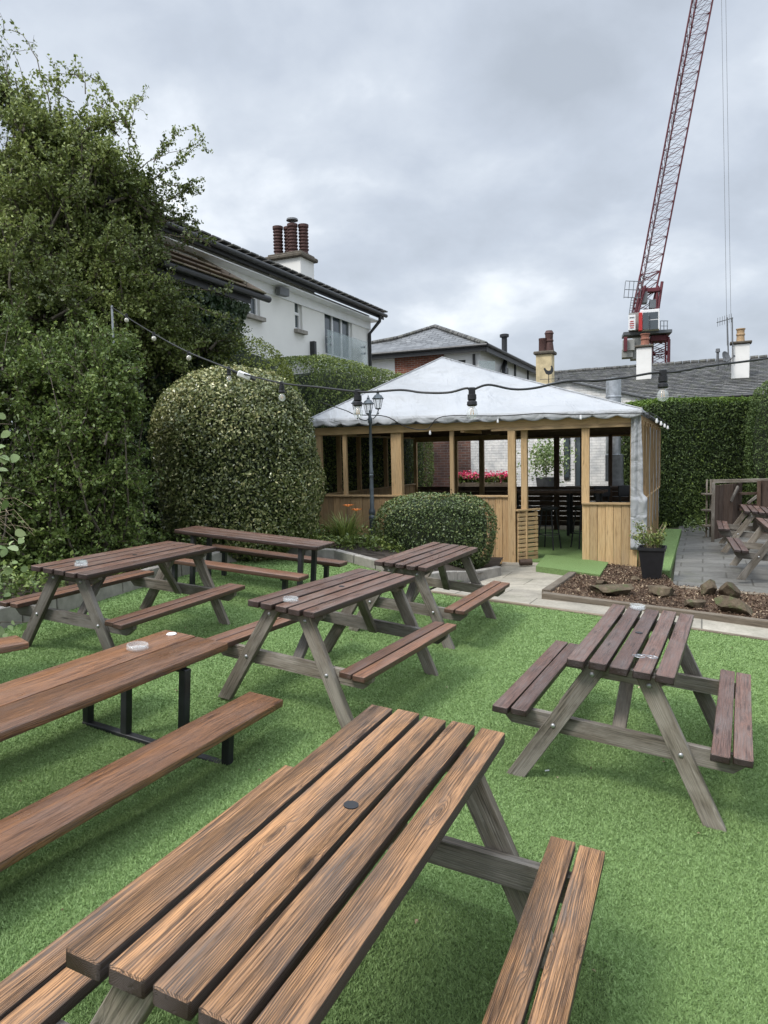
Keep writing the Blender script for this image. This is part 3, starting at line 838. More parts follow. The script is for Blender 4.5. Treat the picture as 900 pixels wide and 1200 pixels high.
# spectacles
root = empty('spectacles', (0, 0, 0), 'round wire rimmed spectacles lying on the dark table on the right', 'spectacles', M=Matrix.Translation(on_table(T2, -.50, -.10, .741)) @ T2.matrix_world.to_3x3().to_4x4() @ Matrix.Rotation(R(-62), 4, 'Z'))
mb = MB()
for s in (-1, 1):
    mb.tube([(s * .034 + .025 * math.cos(t * .314), .021 * math.sin(t * .314), .012) for t in range(21)], .0016, 6, False)
    mb.tube([(s * .058, .0, .012), (s * .064, .01, .006), (s * .05, .055, .003), (s * -.02, .068, .003)], .0014, 6)
mb.tube([(-.010, .004, .012), (0, .009, .014), (.010, .004, .012)], .0014, 6)
mb.build('wire_frame', MT['galv'], root, True)
for s in (-1, 1):
    l = MB(); l.lathe([(.0235, 0), (.0235, .0012)], (s * .034, 0, .0115), 20); l.build('lens', MT['lens'], root)
# ------------------------------------------------------------------ pavilion
proot = empty('timber_pavilion', (0, 0, 0), 'open sided timber pavilion with a white canvas roof, half height board walls and a doorway', 'pavilion')
BZ = 2.28      # underside of the front beam
def post(u, v, z0, z1, w, t=None, mat='tan', name='post'):
    t = t or w
    mb = MB(); mb.bar(pav(u, v, z0), pav(u, v, z1), w, t, up=VV); return mb.build(name, WD[mat], proot)
def upx(px, v=0.0):
    """distance along the front at photo column px"""
    q = on_plane(px, 540, pav(0, v), VV); return (q - pav(0, v)).dot(UU)
uA, uB, uC, uD, uD2, uE, uF = [upx(p) for p in (403.5, 464, 529, 600, 613, 686, 737)]
post(.04, .04, FLZ - .1, BZ, .10)
post(uA, .04, 1.16, BZ, .075, .06); post(uB, .07, 1.16, BZ, .20, .12); post(uC, .04, 1.16, BZ, .07, .06)
post(uD, .0, FLZ - .16, BZ, .125, .09); post(uD2, .10, FLZ - .02, BZ - .02, .10, .09)
post(uE, .03, 1.04, BZ, .12, .07); post(PL - .09, .05, FLZ, BZ + .1, .09, .09); 
def hbar(u0, v0, u1, v1, z, h, t, mat='tan', name='beam', par=None):
    mb = MB(); mb.bar(pav(u0, v0, z), pav(u1, v1, z), t, h); return mb.build(name, WD[mat], par or proot)
hbar(-.02, .0, PL + .0, .0, BZ + .07, .14, .05, 'tan', 'front_beam')
hbar(3.4, -.03, PL + .0, -.03, BZ - .01, .05, .04, 'tan', 'rail')
# cladding: vertical boards under a capping rail
def clad(u0, v0, u1, v1, z0, z1, mat='tanlow', bw=.118, name='cladding', alt=True):
    mb = MB(); L = math.hypot(u1 - u0, v1 - v0); n = max(1, round(L / bw)); w = L / n
    a, b = pav(u0, v0), pav(u1, v1); d = (b - a).normalized(); nn = d.cross(ZZ)
    for i in range(n):
        c = a + d * (w * (i + .5)) + nn * (.006 if (i % 2 and alt) else 0)
        mb.bar(c + ZZ * (z0 + random.uniform(-.006, .004)), c + ZZ * (z1 - random.uniform(0, .004)), w - .004, .02, up=nn, ch=.004)
    o = mb.build(name, WD[mat], proot)
    r = MB(); r.bar(a + ZZ * (z1 + .018) , b + ZZ * (z1 + .018), .09, .032); r.build('capping_rail', WD['tan'], proot)
    return o
clad(-.02, .0, uD - .05, .0, FLZ - .25, 1.13)
clad(uE - .05, .0, PL - .02, .0, FLZ - .03, 1.02, 'tan', .128)
clad(PL, .05, PL, PD, FLZ - .05, 1.05, 'tanlow', .13)
clad(.0, PD, .0, .05, FLZ - .2, 1.13, 'tanlow', .13)
# right side wall posts and top beam
for i in range(9):
    v = .12 + i * (PD - .2) / 8; post(PL, v, 1.06, BZ + .06, .10, .05, 'tanlow')
hbar(PL + .0, .03, PL, PD, BZ + .07, .14, .05, 'tan', 'side_beam'); hbar(0, .03, 0, PD, BZ + .07, .14, .05, 'tan', 'side_beam')
for v in (.9, 1.8, 3.2, 4.0): post(0, v, 1.14, BZ, .09, .06, 'tanlow')
# back: posts, beam, slatted half wall
hbar(0, PD, PL, PD, BZ + .02, .2, .06, 'tanlow', 'back_beam')
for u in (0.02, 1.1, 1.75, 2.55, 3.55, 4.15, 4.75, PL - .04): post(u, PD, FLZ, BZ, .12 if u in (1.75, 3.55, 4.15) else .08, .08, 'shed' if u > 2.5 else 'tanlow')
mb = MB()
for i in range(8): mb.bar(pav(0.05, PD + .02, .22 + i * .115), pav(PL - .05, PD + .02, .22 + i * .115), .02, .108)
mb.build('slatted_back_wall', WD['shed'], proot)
mb = MB()
for i in range(7): mb.bar(pav(3.0 + i * .0, PD - .5 - i * .62, BZ - .02), pav(PL, PD - .5 - i * .62, BZ - .02), .05, .07)
for i in range(8): mb.bar(pav(0.0, PD - .3 - i * .6, BZ + .08), pav(PL, PD - .3 - i * .6, BZ + .08), .045, .09)
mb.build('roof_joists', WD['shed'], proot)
mb = MB(); mb.bar(pav(PL / 2, 0, BZ + .04), pav(PL / 2, PD, BZ + .04), .07, .15); mb.bar(pav(1.76, 2.2, BZ + .1), pav(1.76, 2.2, 3.7), .09, .09); mb.build('centre_beam', WD['tanlow'], proot)
mb = MB(); mb.slab([pav(PL - .62, -.035, BZ + .14), pav(PL + .02, -.035, BZ + .14), pav(PL + .02, -.035, BZ + .26), pav(PL - .25, -.035, BZ + .26), pav(PL - .48, -.035, BZ + .22)], .04)
mb.build('corner_gusset', WD['tan'], proot)
# canvas roof
def canvas_mat():
    m = Mat('white_canvas', .5, .35); p = m.pos()
    m.col(m.ramp(m.noise(p, 1.2, 4), [(.3, (.37, .38, .39)), (.6, (.44, .45, .46))]))
    n = m.noise(m.mapv(p, (1.1, .5, 2.2), (0, 0, .6)), 1.3, 2, .45, .8); n2 = m.noise(m.mapv(p, (3, .5, 2), (0, 0, -.5)), 1.6, 2, .5, .9)
    m.bump(m.ma('ADD', m.ma('ABSOLUTE', m.ma('SUBTRACT', n, .5)), m.ma('MULTIPLY', m.ma('ABSOLUTE', m.ma('SUBTRACT', n2, .5)), .6)), .6, .14)
    tr = m.n('ShaderNodeBsdfTranslucent'); tr.inputs[0].default_value = (.7, .72, .72, 1)
    mx = m.n('ShaderNodeMixShader'); mx.inputs[0].default_value = .18
    m.l(m.b.outputs[0], mx.inputs[1]); m.l(tr.outputs[0], mx.inputs[2]); m.l(mx.outputs[0], m.out.inputs[0])
    return m.m
MT['canvas'] = canvas_mat()
EZ = 2.50; ov = .14
A_ = Vector((1.76, 2.2, 3.86)); B_ = Vector((3.07, 2.2, 3.42))
cor = {'fl': Vector((-ov, -ov, EZ + .06)), 'fr': Vector((PL + .05, -ov, EZ)), 'br': Vector((PL + .05, PD + .02, EZ - .05)), 'bl': Vector((-ov, PD + ov, EZ))}
def roof_side(c0, c1, r0, r1, nu=84, nv=26, seed=0, val=.13):
    """cloth between eave c0-c1 and ridge r0-r1 with sag, creases and a scalloped valance"""
    vs = []; fs = []
    L = (c1 - c0).length
    e = (c1 - c0).normalized(); outn = Vector((e.y, -e.x, 0))
    rows = []
    for j in range(nv + 1):
        t = j / nv
        for i in range(nu + 1):
            s = i / nu
            p = (c0.lerp(c1, s)).lerp(r0.lerp(r1, s), t)
            sag = .07 * math.sin(math.pi * t) * math.sin(math.pi * min(max(s, .0), 1)) ** .5
            x = s * L * (1 - t * .6) + t * 1.7 + seed
            w1 = math.sin(x * 5 + 3 * noise.noise(Vector((s * 3, t * 2, seed)))) * .014 * math.sin(math.pi * t)
            # horizontal drapes
            w2 = abs(noise.noise(Vector((s * 2.2, t * 9 + s * 3, seed + 4)))) * .16 * (math.sin(math.pi * t))
            # radiating tension folds from the eave corners and mid beam
            w3 = abs(math.sin(7 * math.atan2(t + .04, s - .53) + seed)) * .09 * math.exp(-((s - .53) ** 2) * 9) * math.sin(math.pi * t)
            w4 = noise.noise(Vector((s * 14, t * 12, seed + 9))) * .012 * (1 - abs(2 * t - 1))
            ef = min(1, s * 9, (1 - s) * 9)
            p = p + Vector((0, 0, -sag + (w1 - w2 + w3) * ef))
            vs.append(p)
    for j in range(nv):
        for i in range(nu):
            k = j * (nu + 1) + i; fs.append((k, k + 1, k + nu + 2, k + nu + 1))
    base = len(vs)
    # valance hangs in front of the beam
    nr = 4; nc = max(3, round(L / .37)); m = nu * 2
    for j in range(nr + 1):
        for i in range(m + 1):
            s = i / m; ph = s * nc
            f = abs(math.sin(math.pi * ph)) ** .7
            dep = val * (.55 + .45 * f) * (j / nr)
            p = c0.lerp(c1, s) + Vector((0, 0, -dep)) + outn * (.012 * math.sin(ph * 2 * math.pi) * (j / nr) + .01 * (j / nr))
            vs.append(p)
    for j in range(nr):
        for i in range(m):
            k = base + j * (m + 1) + i; fs.append((k, k + m + 1, k + m + 2, k + 1))
    return vs, fs
def pv(p): return pav(p.x, p.y, p.z)
mb = MB()
for c0, c1, r0, r1, sd in (('fl', 'fr', A_, B_, 1), ('fr', 'br', B_, B_, 2), ('br', 'bl', B_, A_, 3), ('bl', 'fl', A_, A_, 5)):
    vs, fs = roof_side(cor[c0], cor[c1], r0, r1, seed=sd, val=.13 if sd == 1 else .07)
    mb.add([pv(v) for v in vs], fs)
o = mb.build('canvas_roof', MT['canvas'], proot, True, 75)
so_ = o.modifiers.new('s', 'SOLIDIFY'); so_.thickness = .003
mb = MB()
for c_, r__ in (('fl', A_), ('fr', B_), ('br', B_), ('bl', A_)): mb.tube([pv(cor[c_]) + ZZ * .006, pv(r__) + ZZ * .006], .012, 6)
mb.tube([pv(A_) + ZZ * .006, pv(B_) + ZZ * .006], .012, 6); mb.build('roof_seam', MT['canvas'], proot, True)
# white corner drape
mb = MB(); vs = []; fs = []
nu, nv = 14, 40
for j in range(nv + 1):
    t = j / nv
    z = BZ + .22 - t * (BZ + .22 - .32)
    wd = .14 + .10 * max(0, min(1, (t - .2) * 1.6)) + .02 * math.sin(t * 7)
    if t > .62: wd = .245
    for i in range(nu + 1):
        s = i / nu
        fold = .022 * math.sin(s * 11 + t * 3) * (1 - t * .5) + .012 * noise.noise(Vector((s * 5, t * 14, 0)))
        vs.append(pav(PL - .12 + s * wd, -.06 - .02 * math.sin(t * 5) + fold - (.03 if t > .6 else 0), z))
for j in range(nv):
    for i in range(nu):
        k = j * (nu + 1) + i; fs.append((k, k + 1, k + nu + 2, k + nu + 1))
mb.add(vs, fs); o = mb.build('corner_drape', MT['canvas'], proot, True, 80); s_ = o.modifiers.new('s', 'SOLIDIFY'); s_.thickness = .004
for i in range(5):
    mb = MB(); v = .75 + i * .95; vs = []; fs = []
    for j in range(13):
        t = j / 12; z = BZ - t * (BZ - .45)
        for q in (-1, 1): vs.append(pav(PL + .035 + .005 * math.sin(t * 9 + i), v + q * .03 * (1 - .3 * math.sin(t * 6) ** 2), z))
    for j in range(12): fs.append((2 * j, 2 * j + 1, 2 * j + 3, 2 * j + 2))
    mb.add(vs, fs); o = mb.build('rolled_curtain', MT['canvas'], proot, True, 80); s_ = o.modifiers.new('s', 'SOLIDIFY'); s_.thickness = .012
mb = MB(); mb.tube([pav(PL + .12, .1, BZ + .12), pav(PL + .12, PD, BZ + .12)], .035, 8); mb.build('gutter', MT['fascia'], proot, True)

# slatted gate beside the doorway
g = empty('slatted_gate', pav(uD + .10, -.04, FLZ - .14), 'low tan gate of horizontal slats standing open beside the pavilion doorway', 'gate', M=Matrix.Translation(pav(uD + .10, -.04, FLZ - .14)) @ Matrix.Rotation(-YAW + R(52), 4, 'Z'))
mb = MB()
for i in range(12): mb.box((.20, -.022, .09 + i * .074), (.42, .022, .052))
mb.build('slats', WD['tan'], g)
mb = MB()
for x in (.03, .39): mb.bar((x, .01, 0.02), (x, .01, .96), .045, .045)
mb.build('gate_frame', WD['tan'], g)
mb = MB(); mb.box((.21, 0, .985), (.48, .10, .03)); mb.build('top_board', WD['tan'], g)

# furniture inside
def high_table(u, v, w, d, label):
    t = empty('high_table', pav(u, v, FLZ), label, 'table', 'high bar tables inside the pavilion', -YAW)
    mb = MB()
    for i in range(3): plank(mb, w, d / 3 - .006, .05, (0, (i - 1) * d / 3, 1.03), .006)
    mb.build('tabletop', WD['shed'], t)
    for x in (-w / 2 + .12, w / 2 - .12):
        for y in (-d / 2 + .1, d / 2 - .1):
            mb = MB(); mb.bar((x, y, 0), (x, y, 1.0), .06, .06); mb.build('leg', MT['black'], t)
    return t
high_table(4.0, 2.5, 1.9, .62, 'dark plank high table seen through the pavilion doorway')
high_table(4.7, 4.0, 1.6, .6, 'second dark high table against the back of the pavilion')
def stool(u, v, label, rz=0, back=False):
    t = empty('bar_stool', pav(u, v, FLZ), label, 'bar stool', 'black bar stools inside the pavilion', rz)
    mb = MB(); mb.lathe([(.16, 0), (.175, .01), (.175, .035), (.15, .045)], (0, 0, .74), 20); mb.build('seat', MT['black'], t, True)
    for a in range(4):
        x, y = math.cos(a * 1.571 + .785), math.sin(a * 1.571 + .785)
        mb = MB(); mb.tube([(x * .235, y * .235, 0), (x * .13, y * .13, .74)], .014, 8); mb.build('leg', MT['black'], t, True)
    mb = MB(); rr = .19; mb.tube([(rr * math.cos(k * .3927 + .785), rr * math.sin(k * .3927 + .785), .28) for k in range(17)], .009, 6, False); mb.build('foot_ring', MT['black'], t, True)
    if back:
        mb = MB(); mb.box((0, .16, 1.0), (.34, .03, .22), 0, .01); mb.bar((-.13, .15, .76), (-.13, .165, .95), .02, .02); mb.bar((.13, .15, .76), (.13, .165, .95), .02, .02); mb.build('backrest', MT['black'], t)
stool(3.55, 1.75, 'black bar stool nearest the doorway, on its left', .3)
stool(4.05, 1.55, 'black bar stool in the middle of the doorway', .9)
stool(4.62, 1.9, 'black bar stool half hidden behind the right door post', .2)
stool(4.9, 2.9, 'black bar stool with a backrest behind the right hand opening', .1, True)
stool(5.35, 3.2, 'black stool with a backrest nearest the right wall of the pavilion', .4, True)
picnic_in = []
for k, (u, v, lb) in enumerate([(1.0, 2.3, 'dark picnic table inside the left part of the pavilion'), (2.3, 3.4, 'dark picnic table at the back of the pavilion, in front of the slatted wall')]):
    t = picnic_table(lb, *pav(u, v).xy, 66, WD['shed'], WD['shed'], WD['shed'], group='dark picnic tables inside the pavilion', hole=False, L=1.4, W=.7, bi=.5, bo=.72)
    t.matrix_world = Matrix.Translation(pav(u, v, FLZ + .01)) @ Matrix.Rotation(-YAW, 4, 'Z') @ Matrix.Scale(1, 4)
    for c in [c for c in scene.objects if c.parent == t]: c.location.z += 0.12
    for c in [c for c in scene.objects if c.parent == t and c.name.startswith('leg')]: c.scale.z = 1.0
mb = MB(); mb.box((0, 0, .48), (.72, .4, .96), 0, .03); mb.box((0, 0, .985), (.76, .44, .05), 0, .015)
o = mb.build('drinks_chest', MT['white']); o.location = pav(2.75, 1.2, FLZ); o.rotation_euler.z = -YAW; tag(o, 'white topped chest standing inside behind the low front wall', 'chest')
# log stool to the left of the pavilion
lp = Vector((-1.25, 12.2, gz(-1.25, 12.2) + .1))
t = empty('round_stool', lp, 'round wooden stool standing against the left end of the pavilion wall', 'stool')
mb = MB(); mb.lathe([(.16, 0), (.17, .01), (.17, .05), (.16, .06)], (0, 0, .60), 22); mb.build('seat', WD['sleeper'], t, True)
for a in range(3):
    mb = MB(); mb.tube([(.15 * math.cos(a * 2.1), .15 * math.sin(a * 2.1), 0), (.1 * math.cos(a * 2.1), .1 * math.sin(a * 2.1), .6)], .018, 8); mb.build('leg', WD['shed'], t, True)
# door stop log, small
mb = MB(); mb.tube([(-.1, 0, .05), (.1, .02, .055)], [.05, .055], 10); o = mb.build('log', WD['shed'], None, True); o.location = pav(uD + .32, -.42, FLZ - .02); tag(o, 'short brown log lying at the foot of the slatted gate', 'log')

# flower box and brickwork seen through the pavilion
brickm = Mat('red_brick', .85, .3); p = brickm.obj()
def brick_mat(name, c1, c2, mort, obj=True, sc=1, axis='XZ', bump=.5):
    m = Mat(name, .85, .3); p = m.attr('gc')
    b = m.n('ShaderNodeTexBrick'); m.put(b.inputs['Vector'], p); b.inputs['Scale'].default_value = sc
    b.inputs['Brick Width'].default_value = .225; b.inputs['Row Height'].default_value = .075; b.inputs['Mortar Size'].default_value = .008
    b.inputs['Color1'].default_value = (*c1, 1); b.inputs['Color2'].default_value = (*c2, 1); b.inputs['Mortar'].default_value = (*mort, 1)
    b.inputs['Bias'].default_value = -.1
    c = m.mix(1.0, b.outputs['Color'], m.ramp(m.noise(p, 3, 5), [(.3, (.7, .7, .7)), (.7, (1.2, 1.15, 1.1))]), 'MULTIPLY')
    m.col(c); m.bump(m.ma('SUBTRACT', m.ma('MULTIPLY', m.noise(p, 30, 3), .5), b.outputs['Fac']), bump, .01)
    return m.m
MT['brick'] = brick_mat('red_brick_wall', (.26, .085, .05), (.17, .06, .045), (.30, .27, .23))
MT['oldbrick'] = brick_mat('weathered_brick_wall', (.22, .11, .085), (.13, .08, .07), (.24, .21, .19))
MT['whitebrick'] = brick_mat('white_painted_brick', (.84, .84, .83), (.77, .78, .77), (.66, .66, .65), bump=.8)
def wallquad(name, a, b, z0, z1, mat, label, cat='wall', th=.2):
    """upright wall from a to b (xy), thickness th behind"""
    a = Vector((a[0], a[1], 0)); b = Vector((b[0], b[1], 0)); d = (b - a).normalized(); n = ZZ.cross(d)
    mb = MB(); L = (b - a).length
    mb.add([a + ZZ * z0, b + ZZ * z0, b + ZZ * z1, a + ZZ * z1, a + n * th + ZZ * z0, b + n * th + ZZ * z0, b + n * th + ZZ * z1, a + n * th + ZZ * z1],
           [(0, 1, 2, 3), (7, 6, 5, 4), (3, 2, 6, 7), (0, 3, 7, 4), (1, 5, 6, 2)],
           [(0, z0, 0), (L, z0, 0), (L, z1, 0), (0, z1, 0), (0, z0 + .1, 0), (L, z0 + .1, 0), (L, z1 + .1, 0), (0, z1 + .1, 0)], r=0)
    o = mb.build(name, mat); return tag(o, label, cat)
a = at(430, 560, 22.4); b = at(552, 560, 20.6)
wallquad('brick_wall', a, b, -.2, 2.9, MT['oldbrick'], 'weathered red brick wall seen through the back of the pavilion')
t0 = at(530, 572, 19.0); t1 = at(603, 570, 18.2)
mid = (t0 + t1) / 2; Lb = (t1 - t0).length
t = empty('planter_box', (mid.x, mid.y, 0), 'long grey wooden planter box of pink and red flowers behind the pavilion', 'planter', None, math.atan2(t1.y - t0.y, t1.x - t0.x))
mb = MB(); zb = mid.z - .16
for s in (-1, 1): mb.box((0, s * .16, zb + .14), (Lb, .025, .30))
for s in (-1, 1): mb.box((s * Lb / 2, 0, zb + .14), (.025, .30, .30))
for x in (-.4, .4): mb.box((x * Lb, .0, zb / 2), (.08, .2, zb))
mb.build('box', WD['sleeper'], t); mb = MB(); mb.box((0, 0, zb + .26), (Lb - .04, .29, .03)); mb.build('soil', MT['soil'], t)
n = 1500; P = np.stack([rng.uniform(-Lb / 2, Lb / 2, n), rng.uniform(-.17, .2, n), zb + .28 + rng.uniform(0, .2, n)], 1)
leaves('foliage', LF['shrub'], P, None, .07, .8, t)
n = 700; cl = np.linspace(-Lb / 2 + .1, Lb / 2 - .1, 14); P = np.stack([rng.uniform(-Lb / 2, Lb / 2, n), rng.uniform(-.18, .18, n), zb + .46 + rng.normal(size=n) * .05], 1)
leaves('flowers', LF['pink'], P, None, .06, .9, t)

# white outbuilding with a low gable behind the pavilion
g0 = at(640, 470, 19.6); pk = at(668, 446, 20.0); g1 = at(800, 482, 18.0)
ob = empty('white_outbuilding', (0, 0, 0), 'white painted brick outbuilding with a low gable, behind the pavilion roof', 'outbuilding')
A0 = at(552, 560, 20.6); A1 = at(738, 560, 19.0)
a = Vector((A0.x, A0.y, 0)); b = Vector((A1.x, A1.y, 0)); d = (b - a).normalized(); nn = ZZ.cross(d); L = (b - a).length
def onw(px, py):
    q = on_plane(px, py, a, nn); return q
apx = onw(664, 447); r1 = onw(792, 474); l1 = onw(600, 462)
ps = [a + ZZ * -.3, Vector((r1.x, r1.y, -.3)), r1, apx, Vector((l1.x, l1.y, l1.z))]
ps[0] = Vector((l1.x, l1.y, -.3)) ; 
gs = [((p - a).dot(d), p.z, 0) for p in ps]
mb = MB(); mb.add(ps + [p + nn * .25 for p in ps], [(0, 1, 2, 3, 4), (1, 6, 7, 2), (2, 7, 8, 3), (3, 8, 9, 4)], gs + [(g_[0], g_[1] + .3, 0) for g_ in gs], r=0)
mb.build('gable_wall', MT['whitebrick'], ob)
mb = MB(); mb.bar(apx + nn * 2 + ZZ * .02, r1 + nn * 2 + ZZ * .02, 4.2, .06, ch=.01); mb.bar(apx + nn * 2 + ZZ * .02, l1 + nn * 2 + ZZ * .02, 4.2, .06, ch=.01); mb.build('roof', MT['lead'], ob)
wl = onw(552, 560)
mb = MB(); mb.add([Vector((A0.x, A0.y, -.3)), Vector((l1.x, l1.y, -.3)), Vector((l1.x, l1.y, 3.0)), Vector((A0.x, A0.y, 3.0))], [(0, 1, 2, 3)], [(0, 0, 0), (2, 0, 0), (2, 3.3, 0), (0, 3.3, 0)], r=0)
mb.build('low_wall', MT['whitebrick'], ob)
for (x0, x1, y0, y1) in ((661, 668, 512, 562), (674, 684, 508, 575)):
    c0, c1 = onw(x0, y1), onw(x1, y0); f = MB()
    f.bar(Vector((c0.x, c0.y, (c0.z + c1.z) / 2)) - nn * .02, Vector((c1.x, c1.y, (c0.z + c1.z) / 2)) - nn * .02, .04, c1.z - c0.z); o = f.build('window', MT['fascia'], ob)
    f = MB(); e = (c1 - c0); e.z = 0; f.bar(Vector((c0.x, c0.y, (c0.z + c1.z) / 2)) - nn * .045 + e * .15, Vector((c1.x, c1.y, (c0.z + c1.z) / 2)) - nn * .045 - e * .15, .01, (c1.z - c0.z) * .9); f.build('pane', MT['pane'], o)
# extractor duct and flue
ex = empty('extractor_duct', (0, 0, 0), 'galvanised extractor flue and grey duct hood standing behind the pavilion', 'duct')
q = at(719, 443, 16.6); mb = MB(); r_ = .17
mb.lathe([(r_, 1.6), (r_, 2.45), (r_ + .012, 2.46), (r_ + .012, 2.5), (r_, 2.51), (r_, 3.1), (r_ + .012, 3.11), (r_ + .012, 3.14), (r_, 3.15), (r_, q.z)], (q.x, q.y, 0), 26)
mb.build('flue', MT['galv'], ex, True, 30)
mb = MB(); c = at(720, 548, 16.6); mb.box((c.x, c.y, c.z), (.36, .40, .62), -YAW); mb.build('duct_box', MT['galv'], ex)
mb = MB(); c = at(722, 582, 16.5)
mb.lathe([(.42, -.22), (.42, -.12), (.22, .22), (.22, .4)], (0, 0, 0), 4, Matrix.Translation(c) @ Matrix.Rotation(R(45) - YAW, 4, 'Z')); mb.build('hood', MT['galv'], ex)
# potted shrub glimpsed at the back
t = at(640, 560, 17.9); t = empty('potted_shrub', (t.x, t.y, 0), 'pale green shrub in a dark pot seen through the pavilion doorway', 'potted plant')
mb = MB(); mb.lathe([(.16, .0), (.16, .9), (.22, .92), (.26, 1.25), (.24, 1.25)], (0, 0, 0), 20); mb.build('pot', MT['lead'], t, True)
n = 1100; q = rng.normal(size=(n, 3)) * [.26, .26, .24] + [0, 0, 1.75]; leaves('foliage', LF['pale'], q, None, .09, .5, t)
mb = MB(); mb.tube([(0, 0, 1.2), (0, .02, 1.7)], .015, 6); mb.build('stem', MT['twig'], t)

# ------------------------------------------------------------------ lamp post with three lanterns
lx, ly = at(437, 638, 11.55).xy; lz = at(437, 638, 11.55).z
lp = empty('lamp_post', (lx, ly, lz), 'grey cast garden lamp post with three glazed lanterns', 'lamp post')
H_ = at(437, 488, 11.55).z - lz
mb = MB()
prof = [(.075, 0), (.08, .02), (.08, .06), (.062, .08), (.055, .12), (.05, .40), (.058, .42), (.058, .46), (.045, .48), (.055, .52), (.052, .56), (.036, .60), (.030, 1.1), (.038, 1.11), (.038, 1.14), (.030, 1.15), (.036, 1.19), (.028, 1.21), (.022, H_ - .12), (.035, H_ - .10), (.035, H_ - .05), (.02, H_), (.02, H_ + .1)]
mb.lathe(prof, (0, 0, 0), 20); mb.build('pole', MT['lamp'], lp, True, 35)
def lantern(px, py, az, name='lantern'):
    q = at(px, py, 11.55) - Vector((lx, ly, lz)); o_ = Vector((q.x, math.sin(az) * .16, q.z))
    a = MB(); s = Vector((0, 0, H_ - .02)); e = o_ + Vector((0, 0, -.13))
    a.tube([s, s.lerp(e, .35) + Vector((0, 0, -.06)), s.lerp(e, .8) + Vector((0, 0, -.05)), e, e + Vector((0, 0, .03))], .009, 8)
    a.lathe([(.006, -.06), (.016, -.04), (.006, -.02)], e, 8)
    a.build('arm', MT['lamp'], lp, True)
    m = Matrix.Translation(o_)
    f = MB(); f.lathe([(.028, -.11), (.045, -.10), (.05, -.09)], (0, 0, 0), 6, m)
    for k in range(6):
        t = k * math.pi / 3; f.bar(m @ Vector((.045 * math.cos(t), .045 * math.sin(t), -.09)), m @ Vector((.078 * math.cos(t), .078 * math.sin(t), .06)), .008, .008, ch=.001)
    f.lathe([(.092, .055), (.095, .068), (.085, .075), (.055, .115), (.03, .13), (.02, .145), (.028, .155), (.012, .17), (.006, .20), (.001, .215)], (0, 0, 0), 6, m)
    o = f.build(name, MT['lamp'], lp)
    g_ = MB(); g_.lathe([(.042, -.09), (.074, .055)], (0, 0, 0), 6, m, caps=False); g_.build('glass', MT['glass'], o)
lantern(419, 478, -1.2); lantern(431.5, 477, 1.4); lantern(443, 472, -.3)

# ------------------------------------------------------------------ pot, rocks, planting near the pavilion
px_, py_ = gxy(764, 681); pz = gz(px_, py_) + .045
t = empty('black_planter', (px_, py_, pz), 'tall square black tapered planter with a straggly plant at the pavilion corner', 'planter', None, -YAW)
mb = MB(); s2 = math.sqrt(2)
mb.lathe([(.115 * s2, 0), (.165 * s2, .40), (.18 * s2, .40), (.18 * s2, .44), (.165 * s2, .44), (.155 * s2, .38)], (0, 0, 0), 4, Matrix.Rotation(R(45), 4, 'Z')); mb.build('pot', MT['blackplastic'], t)
mb = MB(); mb.lathe([(.15 * s2, .385), (.15 * s2, .40)], (0, 0, 0), 4, Matrix.Rotation(R(45), 4, 'Z')); mb.build('soil', MT['mulch'], t)
mb = MB(); PP = []
for k in range(26):
    a = random.uniform(0, 6.28); r0 = random.uniform(.0, .1); h = random.uniform(.15, .45); r1 = r0 + random.uniform(.05, .22)
    pts = [(r0 * math.cos(a), r0 * math.sin(a), .4), ((r0 + r1) / 2 * math.cos(a), (r0 + r1) / 2 * math.sin(a), .4 + h * .7), (r1 * math.cos(a), r1 * math.sin(a), .4 + h)]
    mb.tube(pts, .0035, 5)
    for j in range(26):
        s = random.uniform(.3, 1); PP.append([r0 * math.cos(a) * (1 - s) + r1 * math.cos(a) * s + random.gauss(0, .025), r0 * math.sin(a) * (1 - s) + r1 * math.sin(a) * s + random.gauss(0, .025), .4 + h * s + random.gauss(0, .02)])
mb.build('stem', MT['drytwig'], t); leaves('foliage', LF['hedge'], np.array(PP), None, .05, .35, t)
def rock(px, py, D, s, label, seed, rot=(0, 0, 0), col='rock'):
    q = ghit(px, py); bm = bmesh.new(); bmesh.ops.create_icosphere(bm, subdivisions=4, radius=1)
    rnd = random.Random(seed); pl = [Vector((rnd.gauss(0, 1), rnd.gauss(0, 1), rnd.gauss(0, 1))).normalized() for _ in range(14)]; dd = [rnd.uniform(.45, .8) for _ in pl]
    for v in bm.verts:
        c = v.co.copy()
        for n_, d_ in zip(pl, dd):
            e = c.dot(n_) - d_
            if e > 0: c -= n_ * e
        c *= 1 + .07 * noise.noise(c * 2.5 + Vector((seed, 0, 0))) + .03 * noise.noise(c * 9 + Vector((seed, 0, 0)))
        v.co = Vector((c.x * s[0], c.y * s[1], c.z * s[2])) * .85
    me = bpy.data.meshes.new('rock'); bm.to_mesh(me); bm.free(); me.materials.append(MT['rock'])
    me.polygons.foreach_set('use_smooth', [True] * len(me.polygons)); me.set_sharp_from_angle(angle=R(14))
    o = bpy.data.objects.new('rock', me); COL.objects.link(o); o.location = (q.x, q.y, gz(q.x, q.y) + .04 + s[2] * .5); o.rotation_euler = rot
    tag(o, label, 'rock', 'rocks in the bark bed')
m = Mat('sandstone_rock', .9, .25); p = m.pos()
m.col(m.mix(m.rampf(m.noise(p, 9, 5), .5, .68), m.ramp(m.noise(p, 5, 5, .65), [(.3, (.045, .034, .022)), (.55, (.10, .075, .048)), (.75, (.19, .15, .10))]), (.075, .085, .035)))
m.bump(m.noise(p, 22, 6, .65), .9, .02); MT['rock'] = m.m
rock(720, 700, 9.1, (.42, .26, .10), 'broad flat mossy rock at the left of the rock group', 3)
